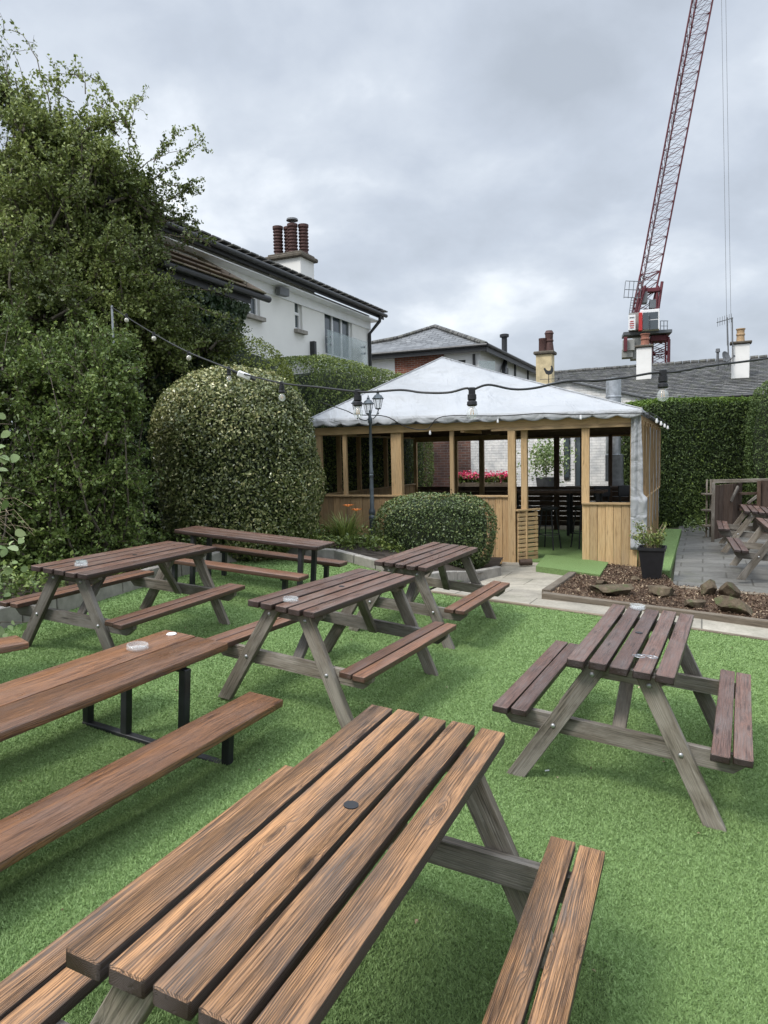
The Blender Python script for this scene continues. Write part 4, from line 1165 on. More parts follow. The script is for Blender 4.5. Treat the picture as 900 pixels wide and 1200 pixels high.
rock(775, 702, 9.0, (.26, .2, .13), 'rounded brown rock in the middle of the rock group', 5)
rock(829, 700, 9.3, (.28, .13, .16), 'angular rock tilted up on edge above the others', 8, (.5, -.5, .5))
rock(855, 705, 9.15, (.25, .2, .16), 'dark block shaped rock at the back right of the group', 13, (0, .15, .3))
rock(862, 722, 8.45, (.34, .17, .15), 'long rock sloping down towards the path edging on the right', 21, (.1, .35, -.5))
rock(812, 716, 8.6, (.24, .12, .08), 'low flat stone lying behind the timber edging', 34, (0, 0, .2))
rock(704, 690, 9.4, (.12, .1, .07), 'small pale stone alone at the left of the bark bed', 55)
rock(745, 684, 9.0, (.10, .08, .05), 'small stone lying between the flat mossy rock and the planter', 56)
for k, (a_, b_, D, s) in enumerate([(404, 640, 10.7, (.2, .15, .14)), (422, 645, 10.6, (.22, .14, .12)), (446, 650, 10.4, (.2, .14, .10)), (392, 648, 10.5, (.15, .12, .10))]):
    rock(a_, b_, D, s, ['pinkish stone under the orange lilies', 'stone between the lilies and the lamp post', 'low stone at the foot of the lamp post, right side', 'leftmost stone of the edging near the long back table'][k], 70 + k)
MT['rock2'] = MT['rock']

bush('box_hedge', 'clipped rounded box hedge growing in front of the pavilion wall', 'hedge', (at(511, 640, 10.95).x, 10.95, .66), (.93, .52, .62), 19000, .036, LF['box'], 2.9, -.15, .10, 3.2, .15, .55, stem=True, seed=4)
# orange lilies
t0 = at(405, 640, 11.0); t = empty('orange_lily', (t0.x, t0.y, gz(t0.x, t0.y) + .12), 'clump of strap leaved lilies with two orange flowers left of the lamp post', 'flowering plant')
vs = []; 
V = []; lr = []
for k in range(230):
    a = rng.uniform(0, 6.28); r0 = rng.uniform(0, .18); L_ = rng.uniform(.3, .6); w_ = .009
    c = np.array([r0 * math.cos(a), r0 * math.sin(a), 0]); dr = np.array([math.cos(a + rng.normal() * .5), math.sin(a + rng.normal() * .5), 0]); sd = np.array([-dr[1], dr[0], 0])
    sp = rng.uniform(.2, .75); prev = None; val = rng.uniform(.2, 1)
    for j in range(6):
        s = j / 5; p = c + dr * (sp * L_ * s ** 1.6) + np.array([0, 0, L_ * (s - .45 * sp * s ** 2.5)]); w2 = w_ * (1 - s * .85)
        cur = (p - sd * w2, p + sd * w2)
        if prev is not None: V += [prev[0], prev[1], cur[1], cur[0]]; lr += [val] * 4
        prev = cur
fastmesh('foliage', LF['pale' if False else 'hedge'], np.array(V), 4, np.array(lr), t)
for (fx, fy) in ((408, 594), (418, 599)):
    q = at(fx, fy, 10.95) - t.location; mb = MB(); mb.tube([(0, 0, 0), (q.x * .6, q.y * .6, q.z * .6), q], .005, 6); s = mb.build('flower_stem', MT['twig'], t)
    V = []; lr = []
    for k in range(6):
        a = k * 1.047 + .3; dr = np.array([math.cos(a), math.sin(a), .15]); sd = np.array([-math.sin(a), math.cos(a), 0]); c = np.array(q)
        V += [c, c + dr * .05 + sd * .022 + [0, 0, .03], c + dr * .095 + [0, 0, .02], c + dr * .05 - sd * .022 + [0, 0, .03]]; lr += [k / 6] * 4
    fastmesh('petals', LF['flower'], np.array(V), 4, np.array(lr), s)
# ------------------------------------------------------------------ planting on the left
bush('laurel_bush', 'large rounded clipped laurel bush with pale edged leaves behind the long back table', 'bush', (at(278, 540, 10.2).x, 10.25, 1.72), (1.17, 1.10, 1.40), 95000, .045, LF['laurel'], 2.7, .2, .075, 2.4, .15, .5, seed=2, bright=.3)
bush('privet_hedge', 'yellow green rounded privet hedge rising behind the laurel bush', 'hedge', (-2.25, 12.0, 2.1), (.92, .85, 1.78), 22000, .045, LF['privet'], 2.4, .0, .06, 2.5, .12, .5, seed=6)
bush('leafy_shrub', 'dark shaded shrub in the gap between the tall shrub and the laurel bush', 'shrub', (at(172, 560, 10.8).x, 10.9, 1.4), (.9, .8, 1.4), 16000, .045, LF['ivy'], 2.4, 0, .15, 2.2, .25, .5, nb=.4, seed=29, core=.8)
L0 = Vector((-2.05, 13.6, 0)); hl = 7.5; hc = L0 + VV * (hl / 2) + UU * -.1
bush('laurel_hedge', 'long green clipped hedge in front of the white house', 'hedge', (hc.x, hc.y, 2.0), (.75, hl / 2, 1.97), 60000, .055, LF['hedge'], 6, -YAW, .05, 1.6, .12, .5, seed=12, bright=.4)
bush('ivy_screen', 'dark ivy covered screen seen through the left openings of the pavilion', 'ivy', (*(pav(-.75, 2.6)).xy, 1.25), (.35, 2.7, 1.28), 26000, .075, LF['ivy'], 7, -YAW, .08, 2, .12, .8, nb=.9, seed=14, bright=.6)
# low ground planting in the bed
def ground_plants(name, poly, n, h, mat, size, label, cat, seed=0, asp=.6):
    xs = np.array([q[0] for q in poly]); ys = np.array([q[1] for q in poly])
    X = rng.uniform(xs.min(), xs.max(), n * 3); Y = rng.uniform(ys.min(), ys.max(), n * 3); k = in_poly(X, Y, poly); X, Y = X[k][:n], Y[k][:n]
    P0 = np.stack([X, Y, X * 0], 1); hh = h * (.45 + .55 * np.clip(vn(P0, 4, seed) + .4, 0, 1))
    Z = gza(X, Y) + .10 + rng.uniform(0, 1, len(X)) * hh
    tag(leaves(name, mat, np.stack([X, Y, Z], 1), np.tile([0, 0, 1.0], (len(X), 1)), size, asp, None, .4, np.clip(.4 + .3 * vn(P0, 5, seed) + rng.normal(size=len(X)) * .25, 0, 1)), label, cat, kind='stuff')
ground_plants('ground_cover', [(-5.5, 5.2), (-3.75, 5.35), (-2.8, 7.9), (-2.2, 9.3), (-1.7, 10.1), (-3.2, 10.6), (-5.5, 8)], 12000, .32, LF['shrub'], .055, 'low leafy ground cover growing behind the block wall', 'ground cover', 3)
ground_plants('ground_cover', [(-1.75, 10.15), (-1.0, 10.3), (-.2, 10.35), (.3, 10.2), (-.1, 11.3), (-1.7, 11.9)], 3500, .28, LF['hedge'], .05, 'small leafy plants around the foot of the lamp post', 'ground cover', 8)
# pale round leaved branch entering at the left edge
t = empty('elder_branch', (-2.43, 4.75, .5), 'branches of round pale green leaves reaching in from the left edge', 'branch')
mb = MB(); PP = []
for k in range(10):
    z = .35 + k * .15 + random.uniform(-.05, .05); L_ = random.uniform(.12, .40) * (1.15 if k in (3, 4, 5) else .85)
    x0 = -.38; pts = [(x0, 0, z - .25), (x0 + L_ * .5, .05, z - .02), (x0 + L_, random.uniform(-.1, .1), z + random.uniform(-.05, .08))]
    mb.tube(pts, [.007, .004, .002], 6)
    for j in range(11):
        s = random.uniform(.15, 1.05); PP.append([x0 + L_ * s + random.gauss(0, .02), random.gauss(.02, .06), z - .25 + .27 * s + random.gauss(0, .035)])
mb.tube([(-.42, 0, -.3), (-.40, 0, 1.8)], .012, 6)
mb.build('twigs', MT['twig'], t); round_leaves('foliage', LF['pale'], np.array(PP), .066, t)
t = empty('dry_grass_tuft', (-3.75, 5.9, 1.35), 'bent dry grass stems sticking out at the left edge of the shrubs', 'dry stems')
mb = MB()
for k in range(26):
    z = random.uniform(-.1, .22); L_ = random.uniform(.3, .85); mb.tube([(-.2, random.uniform(-.1, .1), z - .3), (L_ * .35, random.uniform(-.1, .1), z + .05), (L_ * .8, random.uniform(-.1, .1), z + .06 + random.uniform(-.06, .06)), (L_, random.uniform(-.1, .1), z - random.uniform(0, .12))], .0014, 5)
mb.build('stems', MT['drytwig'], t)

LP = []
def strand(mbx, p0, p1, r0, r1, wob, n=6, sides=5):
    d = p1 - p0; L_ = d.length; pts = []
    off = Vector((random.gauss(0, 1), random.gauss(0, 1), random.gauss(.3, 1))) * wob * L_
    for i in range(n + 1):
        s = i / n; pts.append(p0 + d * s + off * math.sin(math.pi * s) + Vector((random.gauss(0, .01), random.gauss(0, .01), random.gauss(0, .01))) * L_ ** .5 * (1 if 0 < i < n else 0))
    mbx.tube(pts, [r0 + (r1 - r0) * i / n for i in range(n + 1)], sides, False); return pts
def leafy(pts, dens, spread, out=None):
    out = LP if out is None else out
    for a, b in zip(pts[:-1], pts[1:]):
        k = max(1, int((b - a).length * dens))
        for j in range(k):
            s = random.random(); p = a.lerp(b, s); out.append([p.x + random.gauss(0, spread), p.y + random.gauss(0, spread), p.z + random.gauss(0, spread)])
def loose_shrub(label, base, crown, per, dens, size, mat, seed=0, twigmat='twig'):
    b = Vector(base); root = empty('leafy_shrub', b, label, 'shrub'); lb = MB(); tw = MB(); pts_ = []
    for (cx, cy_, D, rx, ry, rz_, wt) in crown:
        c = at(cx, cy_, D) - b
        for k in range(int(wt * per)):
            dv = Vector((random.gauss(0, 1), random.gauss(0, 1), random.gauss(0, 1))).normalized() * random.random() ** .38
            e = c + Vector((dv.x * rx, dv.y * ry, dv.z * rz_))
            st = Vector((random.gauss(0, .2), random.gauss(0, .2), 0)) if k % 5 == 0 else c + Vector((random.gauss(0, .35 * rx), random.gauss(0, .35 * ry), -rz_ * .7))
            pts = strand(lb, st, e, .013, .004, .08, 6)
            for j in range(8):
                b0 = random.choice(pts[2:]); dirv = ((b0 - c) * .7 + Vector((random.gauss(0, .45), random.gauss(0, .45), random.gauss(.2, .45)))).normalized()
                tp = strand(tw, b0, b0 + dirv * random.uniform(.14, .38), .004, .0015, .1, 3, 4); leafy(tp, dens, .028, pts_)
    lb.build('stem', MT['bark'], root, True); tw.build('twigs', MT[twigmat], root)
    P = np.array(pts_); lr = .42 + .28 * vn(P, 1.9, seed) + .12 * vn(P, 6, seed + 3) + rng.normal(size=len(P)) * .2
    leaves('foliage', LF[mat], P, None, size, .6, root, lr=lr, droop=.3)
    return root
loose_shrub('tall loose green shrub with small leaves behind the picnic table by the block wall', (-3.35, 8.3, .45), [(95, 470, 8.3, .62, .6, .75, 26), (70, 560, 8.2, .80, .7, .65, 26), (130, 560, 8.4, .42, .5, .75, 14), (100, 640, 8.2, .65, .6, .40, 16), (45, 620, 8.2, .6, .6, .5, 12), (140, 480, 8.5, .32, .4, .4, 7), (60, 430, 8.5, .55, .5, .5, 12), (138, 415, 8.6, .16, .2, .22, 3)], 3.2, 120, .046, 'shrub', 9)
loose_shrub('broad loose shrub filling the left edge, behind the branch of round pale leaves', (-4.6, 8.0, .5), [(-30, 480, 8.4, .9, .8, .9, 22), (-20, 600, 8.0, .9, .8, .7, 20), (10, 400, 8.9, .7, .6, .6, 16), (-90, 450, 8.4, .7, .7, 1.0, 10)], 2.6, 115, .05, 'shrub', 19)
# hawthorn tree: trunk, limbs, twigs with leaf tufts
tb = Vector((-4.6, 10.6, .5)); tree = empty('hawthorn_tree', tb, 'tall rough hawthorn tree with arching twigs against the sky on the left', 'tree')
mb = MB(); mb.tube([(0, 0, -.1), (.05, .0, .9), (-.05, .1, 1.8), (.1, .05, 2.7)], [.2, .16, .14, .11], 10)
mb.tube([(.02, 0, .5), (.6, -.2, 1.4), (1.1, -.2, 2.2)], [.12, .09, .06], 8); mb.tube([(0, 0, .6), (-.6, .1, 1.6), (-1.0, 0, 2.8)], [.12, .09, .06], 8)
mb.build('trunk', MT['bark'], tree, True)
# crown regions in photo columns/rows at chosen distances: (px, py, D, rx, ry, rz, weight)
crown = [(60, 240, 10.4, 1.15, 1.0, 1.15, 24), (-30, 300, 10.2, 1.3, 1.1, 1.7, 24), (20, 330, 9.6, .8, .6, .9, 16), (120, 215, 10.6, .85, .9, .8, 14), (140, 305, 10.6, .8, .9, .75, 13), (165, 350, 10.7, .75, .8, .5, 12), (95, 345, 10.0, 1.1, 1.0, .8, 20),
         (40, 150, 10.6, .7, .7, .6, 9), (165, 240, 10.7, .45, .5, .35, 5), (232, 402, 11.2, .5, .5, .2, 4), (180, 400, 10.7, .7, .6, .40, 9), (30, 410, 9.6, .9, .9, .7, 10), (-110, 230, 10.5, 1.2, 1, 1.3, 12), (0, 110, 10.7, .5, .5, .35, 4), (120, 405, 10.2, .8, .7, .5, 10), (95, 165, 10.6, .5, .5, .4, 5)]
wsum = sum(c[6] for c in crown); limbs = MB(); twigs = MB(); LP = []; LT = []
for (cx, cy_, D, rx, ry, rz_, wt) in crown:
    c = at(cx, cy_, D) - tb
    for k in range(int(wt * 3.0)):
        dv = Vector((random.gauss(0, 1), random.gauss(0, 1), random.gauss(0, 1))).normalized() * random.random() ** .45
        e = c + Vector((dv.x * rx, dv.y * ry, dv.z * rz_))
        st = Vector((random.uniform(-.6, .8), random.uniform(-.2, .2), random.uniform(1.2, 2.6)))
        pts = strand(limbs, st if k % 3 == 0 else c + Vector((random.gauss(0, .3 * rx), random.gauss(0, .3 * ry), -rz_ * .6)), e, .022, .007, .1, 7)
        for j in range(9):
            b0 = random.choice(pts[3:]); dirv = ((b0 - c) * .5 + Vector((random.gauss(0, .5), random.gauss(0, .5), random.gauss(.15, .45)))).normalized()
            L_ = random.uniform(.18, .5)
            tp = strand(twigs, b0, b0 + dirv * L_, .005, .002, .12, 4, 4); leafy(tp, 135, .034)
# long whippy shoots against the sky, (start px,py)->(end px,py)
shoots = [(100, 110, 45, 90), (60, 130, 5, 35), (30, 150, 4, 42), (20, 140, 8, 60), (30, 180, 38, 88), (100, 150, 98, 125), (100, 190, 130, 118), (150, 190, 158, 115), (160, 170, 163, 118), (140, 160, 125, 145), (170, 220, 240, 165), (160, 200, 232, 168), (180, 190, 210, 155), (190, 215, 224, 222), (185, 240, 222, 215), (175, 235, 212, 255),
          (180, 275, 240, 280), (185, 260, 228, 258), (150, 150, 75, 90), (70, 150, 68, 92), (120, 160, 150, 145), (210, 290, 240, 283), (15, 120, 2, 45), (110, 130, 122, 118), (85, 120, 60, 95), (190, 350, 262, 342), (200, 372, 270, 380)]
for (x0, y0, x1, y1) in shoots:
    a = at(x0, y0, 10.5) - tb; b = at(x1, y1, 10.4 + random.uniform(-.2, .3)) - tb
    pts = strand(twigs, a, b, .009, .002, .10, 9, 5)
    bare = random.random() < .2 or (x1 < 10)
    leafy(pts, 22 if bare else 95, .03)
    for j in range(7):
        b0 = random.choice(pts[2:]); L_ = random.uniform(.08, .28); dv = ((b - a).normalized() * .6 + Vector((random.gauss(0, .5), random.gauss(0, .5), random.gauss(0.1, .5)))).normalized()
        tp = strand(twigs, b0, b0 + dv * L_, .0035, .0015, .1, 3, 4); leafy(tp, 30 if bare else 110, .024)
limbs.build('limb', MT['bark'], tree, True); twigs.build('twigs', MT['twig'], tree)
LP = np.array(LP); lr = .42 + .42 * vn(LP, 1.4, 2) + .15 * vn(LP, 5, 3) + rng.normal(size=len(LP)) * .2 + .05 * (LP[:, 2] - 4)
leaves('crown', LF['haw'], LP, None, .050, .62, tree, lr=lr); NHAW = len(LP)

# dark cypress hedge at the back right, and a lighter conifer at the right edge
c0 = at(737, 560, 17.2); c1 = at(1010, 560, 18.6); cm = (c0 + c1) / 2; hL = (c1 - c0).length
bush('cypress_hedge', 'tall dark flat topped cypress hedge behind the grey patio', 'hedge', (cm.x, cm.y, 1.44), (hL / 2, .8, 1.66), 120000, .075, LF['cypress'], 14, math.atan2(c1.y - c0.y, c1.x - c0.x), .03, 1.2, .07, .32, .8, topmat=LF['cyptop'], seed=16, bright=.35, core=.96, topfrac=.05)
bush('conifer', 'feathery light green conifer cut by the right edge of the photo', 'conifer', (at(928, 520, 15.6).x, 15.6, 1.9), (.85, .8, 1.62), 22000, .06, LF['conifer'], 2.6, 0, .10, 2.6, .14, .3, nb=.5, seed=31, bright=.35)
# debris and plants at the foot of the hedge
ground_plants('weeds', [tuple(pav(PL + .55, 4.0).xy), tuple(pav(PL + .9, 4.0).xy), tuple(pav(PL + 1.5, 5.6).xy), tuple(pav(PL + .6, 5.6).xy)][::1], 500, .4, LF['shrub'], .05, 'weeds growing along the hedge foot beyond the pavilion', 'weeds', 5)

# dark timber booth on the patio
bo_ = empty('timber_screen', (0, 0, 0), 'dark brown timber booth with boarded and open panels in front of the cypress hedge', 'screen')
def bp(px, py, D): return at(px, py, D)
y_end = 13.6
q0 = bp(835, 642, y_end); q1 = bp(868, 642, y_end + .9); q2 = bp(905, 642, y_end + .3)
def g0_(q): return gz(q.x, q.y)
def boards(p, q, z0, z1, n, name='boarded_panel'):
    mb = MB(); d = (q - p); d.z = 0; w_ = d.length / n; d.normalize(); nn = d.cross(ZZ)
    for i in range(n):
        c = Vector((p.x, p.y, 0)) + d * w_ * (i + .5); mb.bar(c + ZZ * z0, c + ZZ * z1, w_ - .008, .022, up=nn)
    mb.build(name, WD['shed'], bo_)
ztop = at(835, 566, y_end).z
boards(q0, q1, g0_(q0) + .05, ztop - .05, 6)
mb = MB(); mb.bar(Vector((q0.x, q0.y, g0_(q0))), Vector((q0.x, q0.y, ztop)), .06, .06, up=VV); mb.build('post', WD['grey'], bo_)
for px, w_ in ((888, .07), (897, .2), (930, .1)):
    q = bp(px, 642, y_end + .6); mb = MB(); mb.bar(Vector((q.x, q.y, g0_(q))), Vector((q.x, q.y, ztop)), w_, .05, up=VV); mb.build('post', WD['shed'], bo_)
for z_, h in ((ztop, .07), (ztop - .26, .05), (ztop - .5, .05), (ztop - .58, .05)):
    mb = MB(); a = bp(866 if z_ < ztop else 835, 600, y_end + .7); b = bp(935, 600, y_end + .7); mb.bar(Vector((a.x, a.y, z_)), Vector((b.x, b.y, z_)), .06, h); mb.build('rail', WD['grey' if h > .06 else 'shed'], bo_)
mb = MB(); a = bp(876, 590, y_end + .62); b = bp(889, 580, y_end + .62); mb.bar(a, b, .04, .05); mb.bar(bp(856, 588, y_end + .5), bp(865, 570, y_end + .62), .04, .05); mb.build('brace', WD['grey'], bo_)
sh = empty('timber_rack', (0, 0, 0), 'small pale timber rack standing left of the dark booth', 'rack')
for px in (827.5, 832):
    q = bp(px, 634, y_end + .8); mb = MB(); mb.bar(Vector((q.x, q.y, g0_(q))), Vector((q.x, q.y, at(828, 562, y_end + .8).z)), .035, .04, up=VV); mb.build('post', WD['grey'], sh)
for py in (579, 598, 616):
    mb = MB(); mb.bar(bp(824, py, y_end + .75), bp(836, py, y_end + .75), .2, .035); mb.build('shelf', WD['grey'], sh)

# ------------------------------------------------------------------ festoon lights
def cable(pts, r=.0065, label='', name='festoon_cable', sub=10):
    P = [Vector(p) for p in pts]; out = []
    for i in range(len(P) - 1):
        a, b, c, d = P[max(i - 1, 0)], P[i], P[i + 1], P[min(i + 2, len(P) - 1)]
        for k in range(sub):
            s = k / sub; out.append(.5 * ((2 * b) + (c - a) * s + (2 * a - 5 * b + 4 * c - d) * s * s + (3 * b - a - 3 * c + d) * s ** 3))
    out.append(P[-1]); mb = MB(); mb.tube(out, r, 7); o = mb.build(name, MT['cable'], None, True); tag(o, label, 'cable'); return out
fpts = [(131, 360, 8.9), (170, 385, 7.6), (215, 410, 6.4), (258, 428, 5.8), (285, 438, 5.4), (330, 449, 4.9), (375, 454, 4.55), (418, 459, 4.2), (440, 459, 4.1), (470, 457, 4.0), (495, 460, 3.9), (525, 460, 3.85), (546, 455, 3.8), (553, 457, 3.8), (572, 451, 3.8), (600, 456, 3.8), (625, 455, 3.8), (664, 447, 3.8), (700, 446, 3.8), (735, 442, 3.8), (766, 437, 3.8), (790, 436, 3.8), (830, 429, 3.85), (870, 424, 3.9), (900, 420, 3.95), (960, 412, 4.1)]
cable([at(*p) for p in fpts], .0062, 'black festoon cable strung across the garden from the left pole to the right edge')
def bulb(px, py, D, label, holder='blackplastic', glow=False, sc=1.0):
    """px,py = where the holder meets the cable"""
    t = empty('festoon_bulb', at(px, py, D), label, 'bulb', 'bulbs on the festoon cable')
    t.scale = (sc,) * 3
    mb = MB(); mb.box((0, 0, -.006), (.034, .026, .04), 0, .004); mb.lathe([(.012, -.02), (.0235, -.024), (.0235, -.05), (.019, -.055), (.026, -.062), (.028, -.078), (.022, -.085)], (0, 0, 0), 18); mb.build('holder', MT[holder], t, True, 35)
    mb = MB(); mb.lathe([(.013, -.083), (.016, -.092), (.026, -.105), (.0305, -.122), (.028, -.138), (.018, -.150), (.001, -.154)], (0, 0, 0), 20, caps=False); mb.build('glass', MT['glass'], t, True, 80)
    mb = MB()
    for k in range(4): mb.tube([(.006 * math.cos(k * 1.57), .006 * math.sin(k * 1.57), -.09), (.010 * math.cos(k * 1.57 + .5), .010 * math.sin(k * 1.57 + .5), -.13)], .0013, 5)
    mb.build('filament', MT['filament'], t)
    return t
MT['bulbglass'] = clear('frosted_bulb_glass', .35, (.7, .68, .6))
MT['filament'] = plain('warm_filament', (.75, .42, .12), .4)
bulb(553, 457, 3.8, 'clear festoon bulb hanging in front of the middle of the canvas roof')
bulb(777, 436, 3.8, 'clear festoon bulb hanging in front of the slate roof on the right')
bulb(419, 459, 4.2, 'festoon bulb hanging just above the left lantern of the lamp post')
bulb(330, 449, 4.9, 'festoon bulb in front of the top of the laurel bush', sc=.8)
bulb(268, 431, 5.7, 'dark holder of a festoon bulb left of the white connector box', sc=.7)
for px, py, D, lb in ((148, 375, 7.4, 'uppermost small pale festoon bulb near the top of the metal pole'), (180, 396, 6.9, 'second small pale festoon bulb down from the metal pole'), (221, 418, 6.3, 'third small pale festoon bulb down, above the privet')):
    t = empty('festoon_bulb', at(px, py - 7, D), lb, 'bulb', 'bulbs on the festoon cable'); mb = MB(); mb.lathe([(.015, 0), (.015, -.04)], (0, 0, 0), 12); mb.build('holder', MT['blackplastic'], t, True)
    mb = MB(); mb.lathe([(.012, -.04), (.021, -.052), (.022, -.070), (.010, -.082), (.001, -.084)], (0, 0, 0), 14); mb.build('glass', MT['bulbglass'], t, True, 80)
t = empty('connector_box', at(286, 440, 5.4), 'white weatherproof connector box clipped on the festoon cable above the laurel bush', 'connector'); mb = MB(); t.rotation_euler = (.2, R(22), .1)
mb.box((0, 0, 0), (.10, .04, .045), 0, .008); mb.build('body', MT['white'], t); mb = MB(); mb.lathe([(.012, 0), (.012, .04)], (0, 0, 0), 12, Matrix.Translation((.05, 0, 0)) @ Matrix.Rotation(R(90), 4, 'Y')); mb.lathe([(.012, 0), (.012, -.04)], (0, 0, 0), 12, Matrix.Translation((-.05, 0, 0)) @ Matrix.Rotation(R(90), 4, 'Y')); mb.build('gland', MT['cable'], t, True)
# pole for the cable
pb = at(143, 640, 8.9); t = empty('metal_pole', (pb.x, pb.y, .4), 'thin pale metal pole rising out of the tall shrub on the left', 'pole')
a = at(131, 358, 8.9) - t.location; b = at(135, 450, 8.92) - t.location; c = at(143, 492, 8.92) - t.location
mb = MB(); mb.tube([Vector((c.x + .05, c.y, 0)), c, b, a], .013, 8); mb.build('shaft', MT['galv'], t, True)
mb = MB(); mb.box(tuple(at(139, 470, 8.88) - t.location), (.07, .05, .3), 0, .005); mb.build('sleeve', MT['galv'], t)
# thin black cable on the canvas
cable([at(378, 472, 13.1), at(405, 481, 11.6), at(418, 486, 11.55), at(452, 488, 11.8), at(475, 500, 12.2), at(500, 503, 12.35), pav(2.6, -.2, 2.52), pav(3.6, -.2, 2.49), pav(4.3, -.2, 2.5), pav(4.8, -.2, 2.46), pav(PL, -.22, 2.44), pav(PL + .2, .1, 2.42), pav(PL + .22, PD, 2.40)], .008, 'thin black light cable draped along the canvas eave of the pavilion', 'eave_cable', 6)
for k, (u, v) in enumerate([(2.35, -.16), (3.55, -.16), (4.9, -.2)]):
    mb = MB(); mb.lathe([(.012, .03), (.016, .0), (.02, -.02), (.015, -.04), (.001, -.045)], (0, 0, 0), 10); o = mb.build('eave_light', MT['white'], None, True); o.location = pav(u, v, 2.26 if k == 0 else 2.42)
    tag(o, ['little white eave light left of the door post', 'little white eave light above the doorway', 'little white eave light near the right corner of the canvas'][k], 'light', 'small lights along the eave')
for k in range(4):
    mb = MB(); mb.lathe([(.012, .03), (.018, .0), (.024, -.02), (.018, -.045), (.001, -.05)], (0, 0, 0), 10); o = mb.build('eave_light', MT['white'], None, True); o.location = pav(PL + .22, .5 + k * 1.25, 2.35)
    tag(o, ['nearest', 'second', 'third', 'farthest'][k] + ' little white light along the right side eave of the pavilion', 'light', 'small lights along the eave')
# ------------------------------------------------------------------ white house on the left
def slate(name, c1, c2, w=.3, h=.22, rough=.6, moss=0.0):
    m = Mat(name, rough, .35); p = m.attr('gc')
    b = m.n('ShaderNodeTexBrick'); m.put(b.inputs['Vector'], p); b.inputs['Scale'].default_value = 1
    b.inputs['Brick Width'].default_value = w; b.inputs['Row Height'].default_value = h; b.inputs['Mortar Size'].default_value = .012
    b.inputs['Color1'].default_value = (*c1, 1); b.inputs['Color2'].default_value = (*c2, 1); b.inputs['Mortar'].default_value = (*[x * .35 for x in c1], 1)
    c = m.mix(1.0, b.outputs['Color'], m.ramp(m.noise(p, 1.3, 5), [(.3, (.75, .75, .76)), (.7, (1.2, 1.2, 1.18))]), 'MULTIPLY')
    if moss: c = m.mix(m.ma('MULTIPLY', m.rampf(m.noise(p, 2.2, 5), .5, .62), moss), c, (.09, .10, .04))
    m.col(c)
    # courses step down like lapped slates
    s = m.n('ShaderNodeSeparateXYZ'); m.put(s.inputs[0], p); fr = m.ma('FRACT', m.ma('DIVIDE', s.outputs[1], h))
    m.bump(m.ma('ADD', m.ma('MULTIPLY', fr, -1.0), m.ma('MULTIPLY', b.outputs['Fac'], -.5)), .9, .03)
    return m.m
MT['slate'] = slate('grey_slate_roof', (.115, .12, .125), (.175, .18, .185), .35, .25)
MT['slateold'] = slate('old_weathered_slate_roof', (.065, .065, .063), (.135, .13, .122), .32, .24, .7, .2)
MT['tile'] = slate('brown_concrete_tiles', (.15, .115, .085), (.21, .165, .125), .33, .32, .8, .5)
def wallface(mb, p, q, z0, z1, holes=(), rec=.10, rm=None):
    """wall between ground points p,q with rectangular openings (s0,s1,z0,z1) cut as real recesses"""
    p = Vector((p[0], p[1], 0)); q = Vector((q[0], q[1], 0)); d = (q - p); L = d.length; d.normalize(); n = d.cross(ZZ)
    ss = sorted({0, L, *[h[0] for h in holes], *[h[1] for h in holes]}); zs = sorted({z0, z1, *[h[2] for h in holes], *[h[3] for h in holes]})
    for i in range(len(ss) - 1):
        for j in range(len(zs) - 1):
            sm, zm = (ss[i] + ss[i + 1]) / 2, (zs[j] + zs[j + 1]) / 2
            if any(h[0] < sm < h[1] and h[2] < zm < h[3] for h in holes): continue
            v = [p + d * s + ZZ * z for s, z in ((ss[i], zs[j]), (ss[i + 1], zs[j]), (ss[i + 1], zs[j + 1]), (ss[i], zs[j + 1]))]
            mb.add(v, [(0, 1, 2, 3)], [(s, z, 0) for s, z in ((ss[i], zs[j]), (ss[i + 1], zs[j]), (ss[i + 1], zs[j + 1]), (ss[i], zs[j + 1]))], r=0)
    for (a, b, c, e) in holes:
        o = [p + d * s + ZZ * z for s, z in ((a, c), (b, c), (b, e), (a, e))]; i_ = [x - n * rec for x in o]
        for k in range(4):
            k2 = (k + 1) % 4; mb.add([o[k], o[k2], i_[k2], i_[k]], [(0, 3, 2, 1)], r=0)
def window(par, p, q, h, rec=.10, mull=(.5,), trans=(), fw=.06, sill=True, mat='white'):
    p = Vector((p[0], p[1], 0)); q = Vector((q[0], q[1], 0)); d = (q - p).normalized(); n = d.cross(ZZ)
    a, b, c, e = h; o = p - n * (rec - .02)
    w = empty('w', (0, 0, 0), None, None); bpy.data.objects.remove(w)
    pn = MB(); pn.add([o + d * a + ZZ * c - n * .01, o + d * b + ZZ * c - n * .01, o + d * b + ZZ * e - n * .01, o + d * a + ZZ * e - n * .01], [(0, 1, 2, 3)])
    f = MB(); P = lambda s, z: o + d * s + ZZ * z
    f.bar(P(a, c + fw / 2), P(b, c + fw / 2), .05, fw); f.bar(P(a, e - fw / 2), P(b, e - fw / 2), .05, fw)
    for s in [a + fw / 2, b - fw / 2] + [a + (b - a) * m_ for m_ in mull]: f.bar(P(s, c + fw), P(s, e - fw), .045, fw, up=d)
    for t in trans: z = c + (e - c) * t; f.bar(P(a + fw, z) + n * .004, P(b - fw, z) + n * .004, .045, fw)
    fo = f.build('window', MT[mat], par); pn.build('pane', MT['pane'], fo)
    if sill:
        s = MB(); s.bar(p + n * .03 + d * (a - .06) + ZZ * (c - .04), p + n * .03 + d * (b + .06) + ZZ * (c - .04), .14, .08); s.build('sill', MT['concrete'], fo)
    return fo
hc0 = Vector((-.28, 19.2, 0)); EV = 5.6
hs = empty('white_house', (0, 0, 0), 'white rendered two storey house with a dark eave and four clay chimney pots', 'house')
pE = hc0; pS = hc0 - VV * 9.5
def hw(px, py):
    q = on_plane(px, py, hc0, UU); return (q - pS).dot(VV), q.z
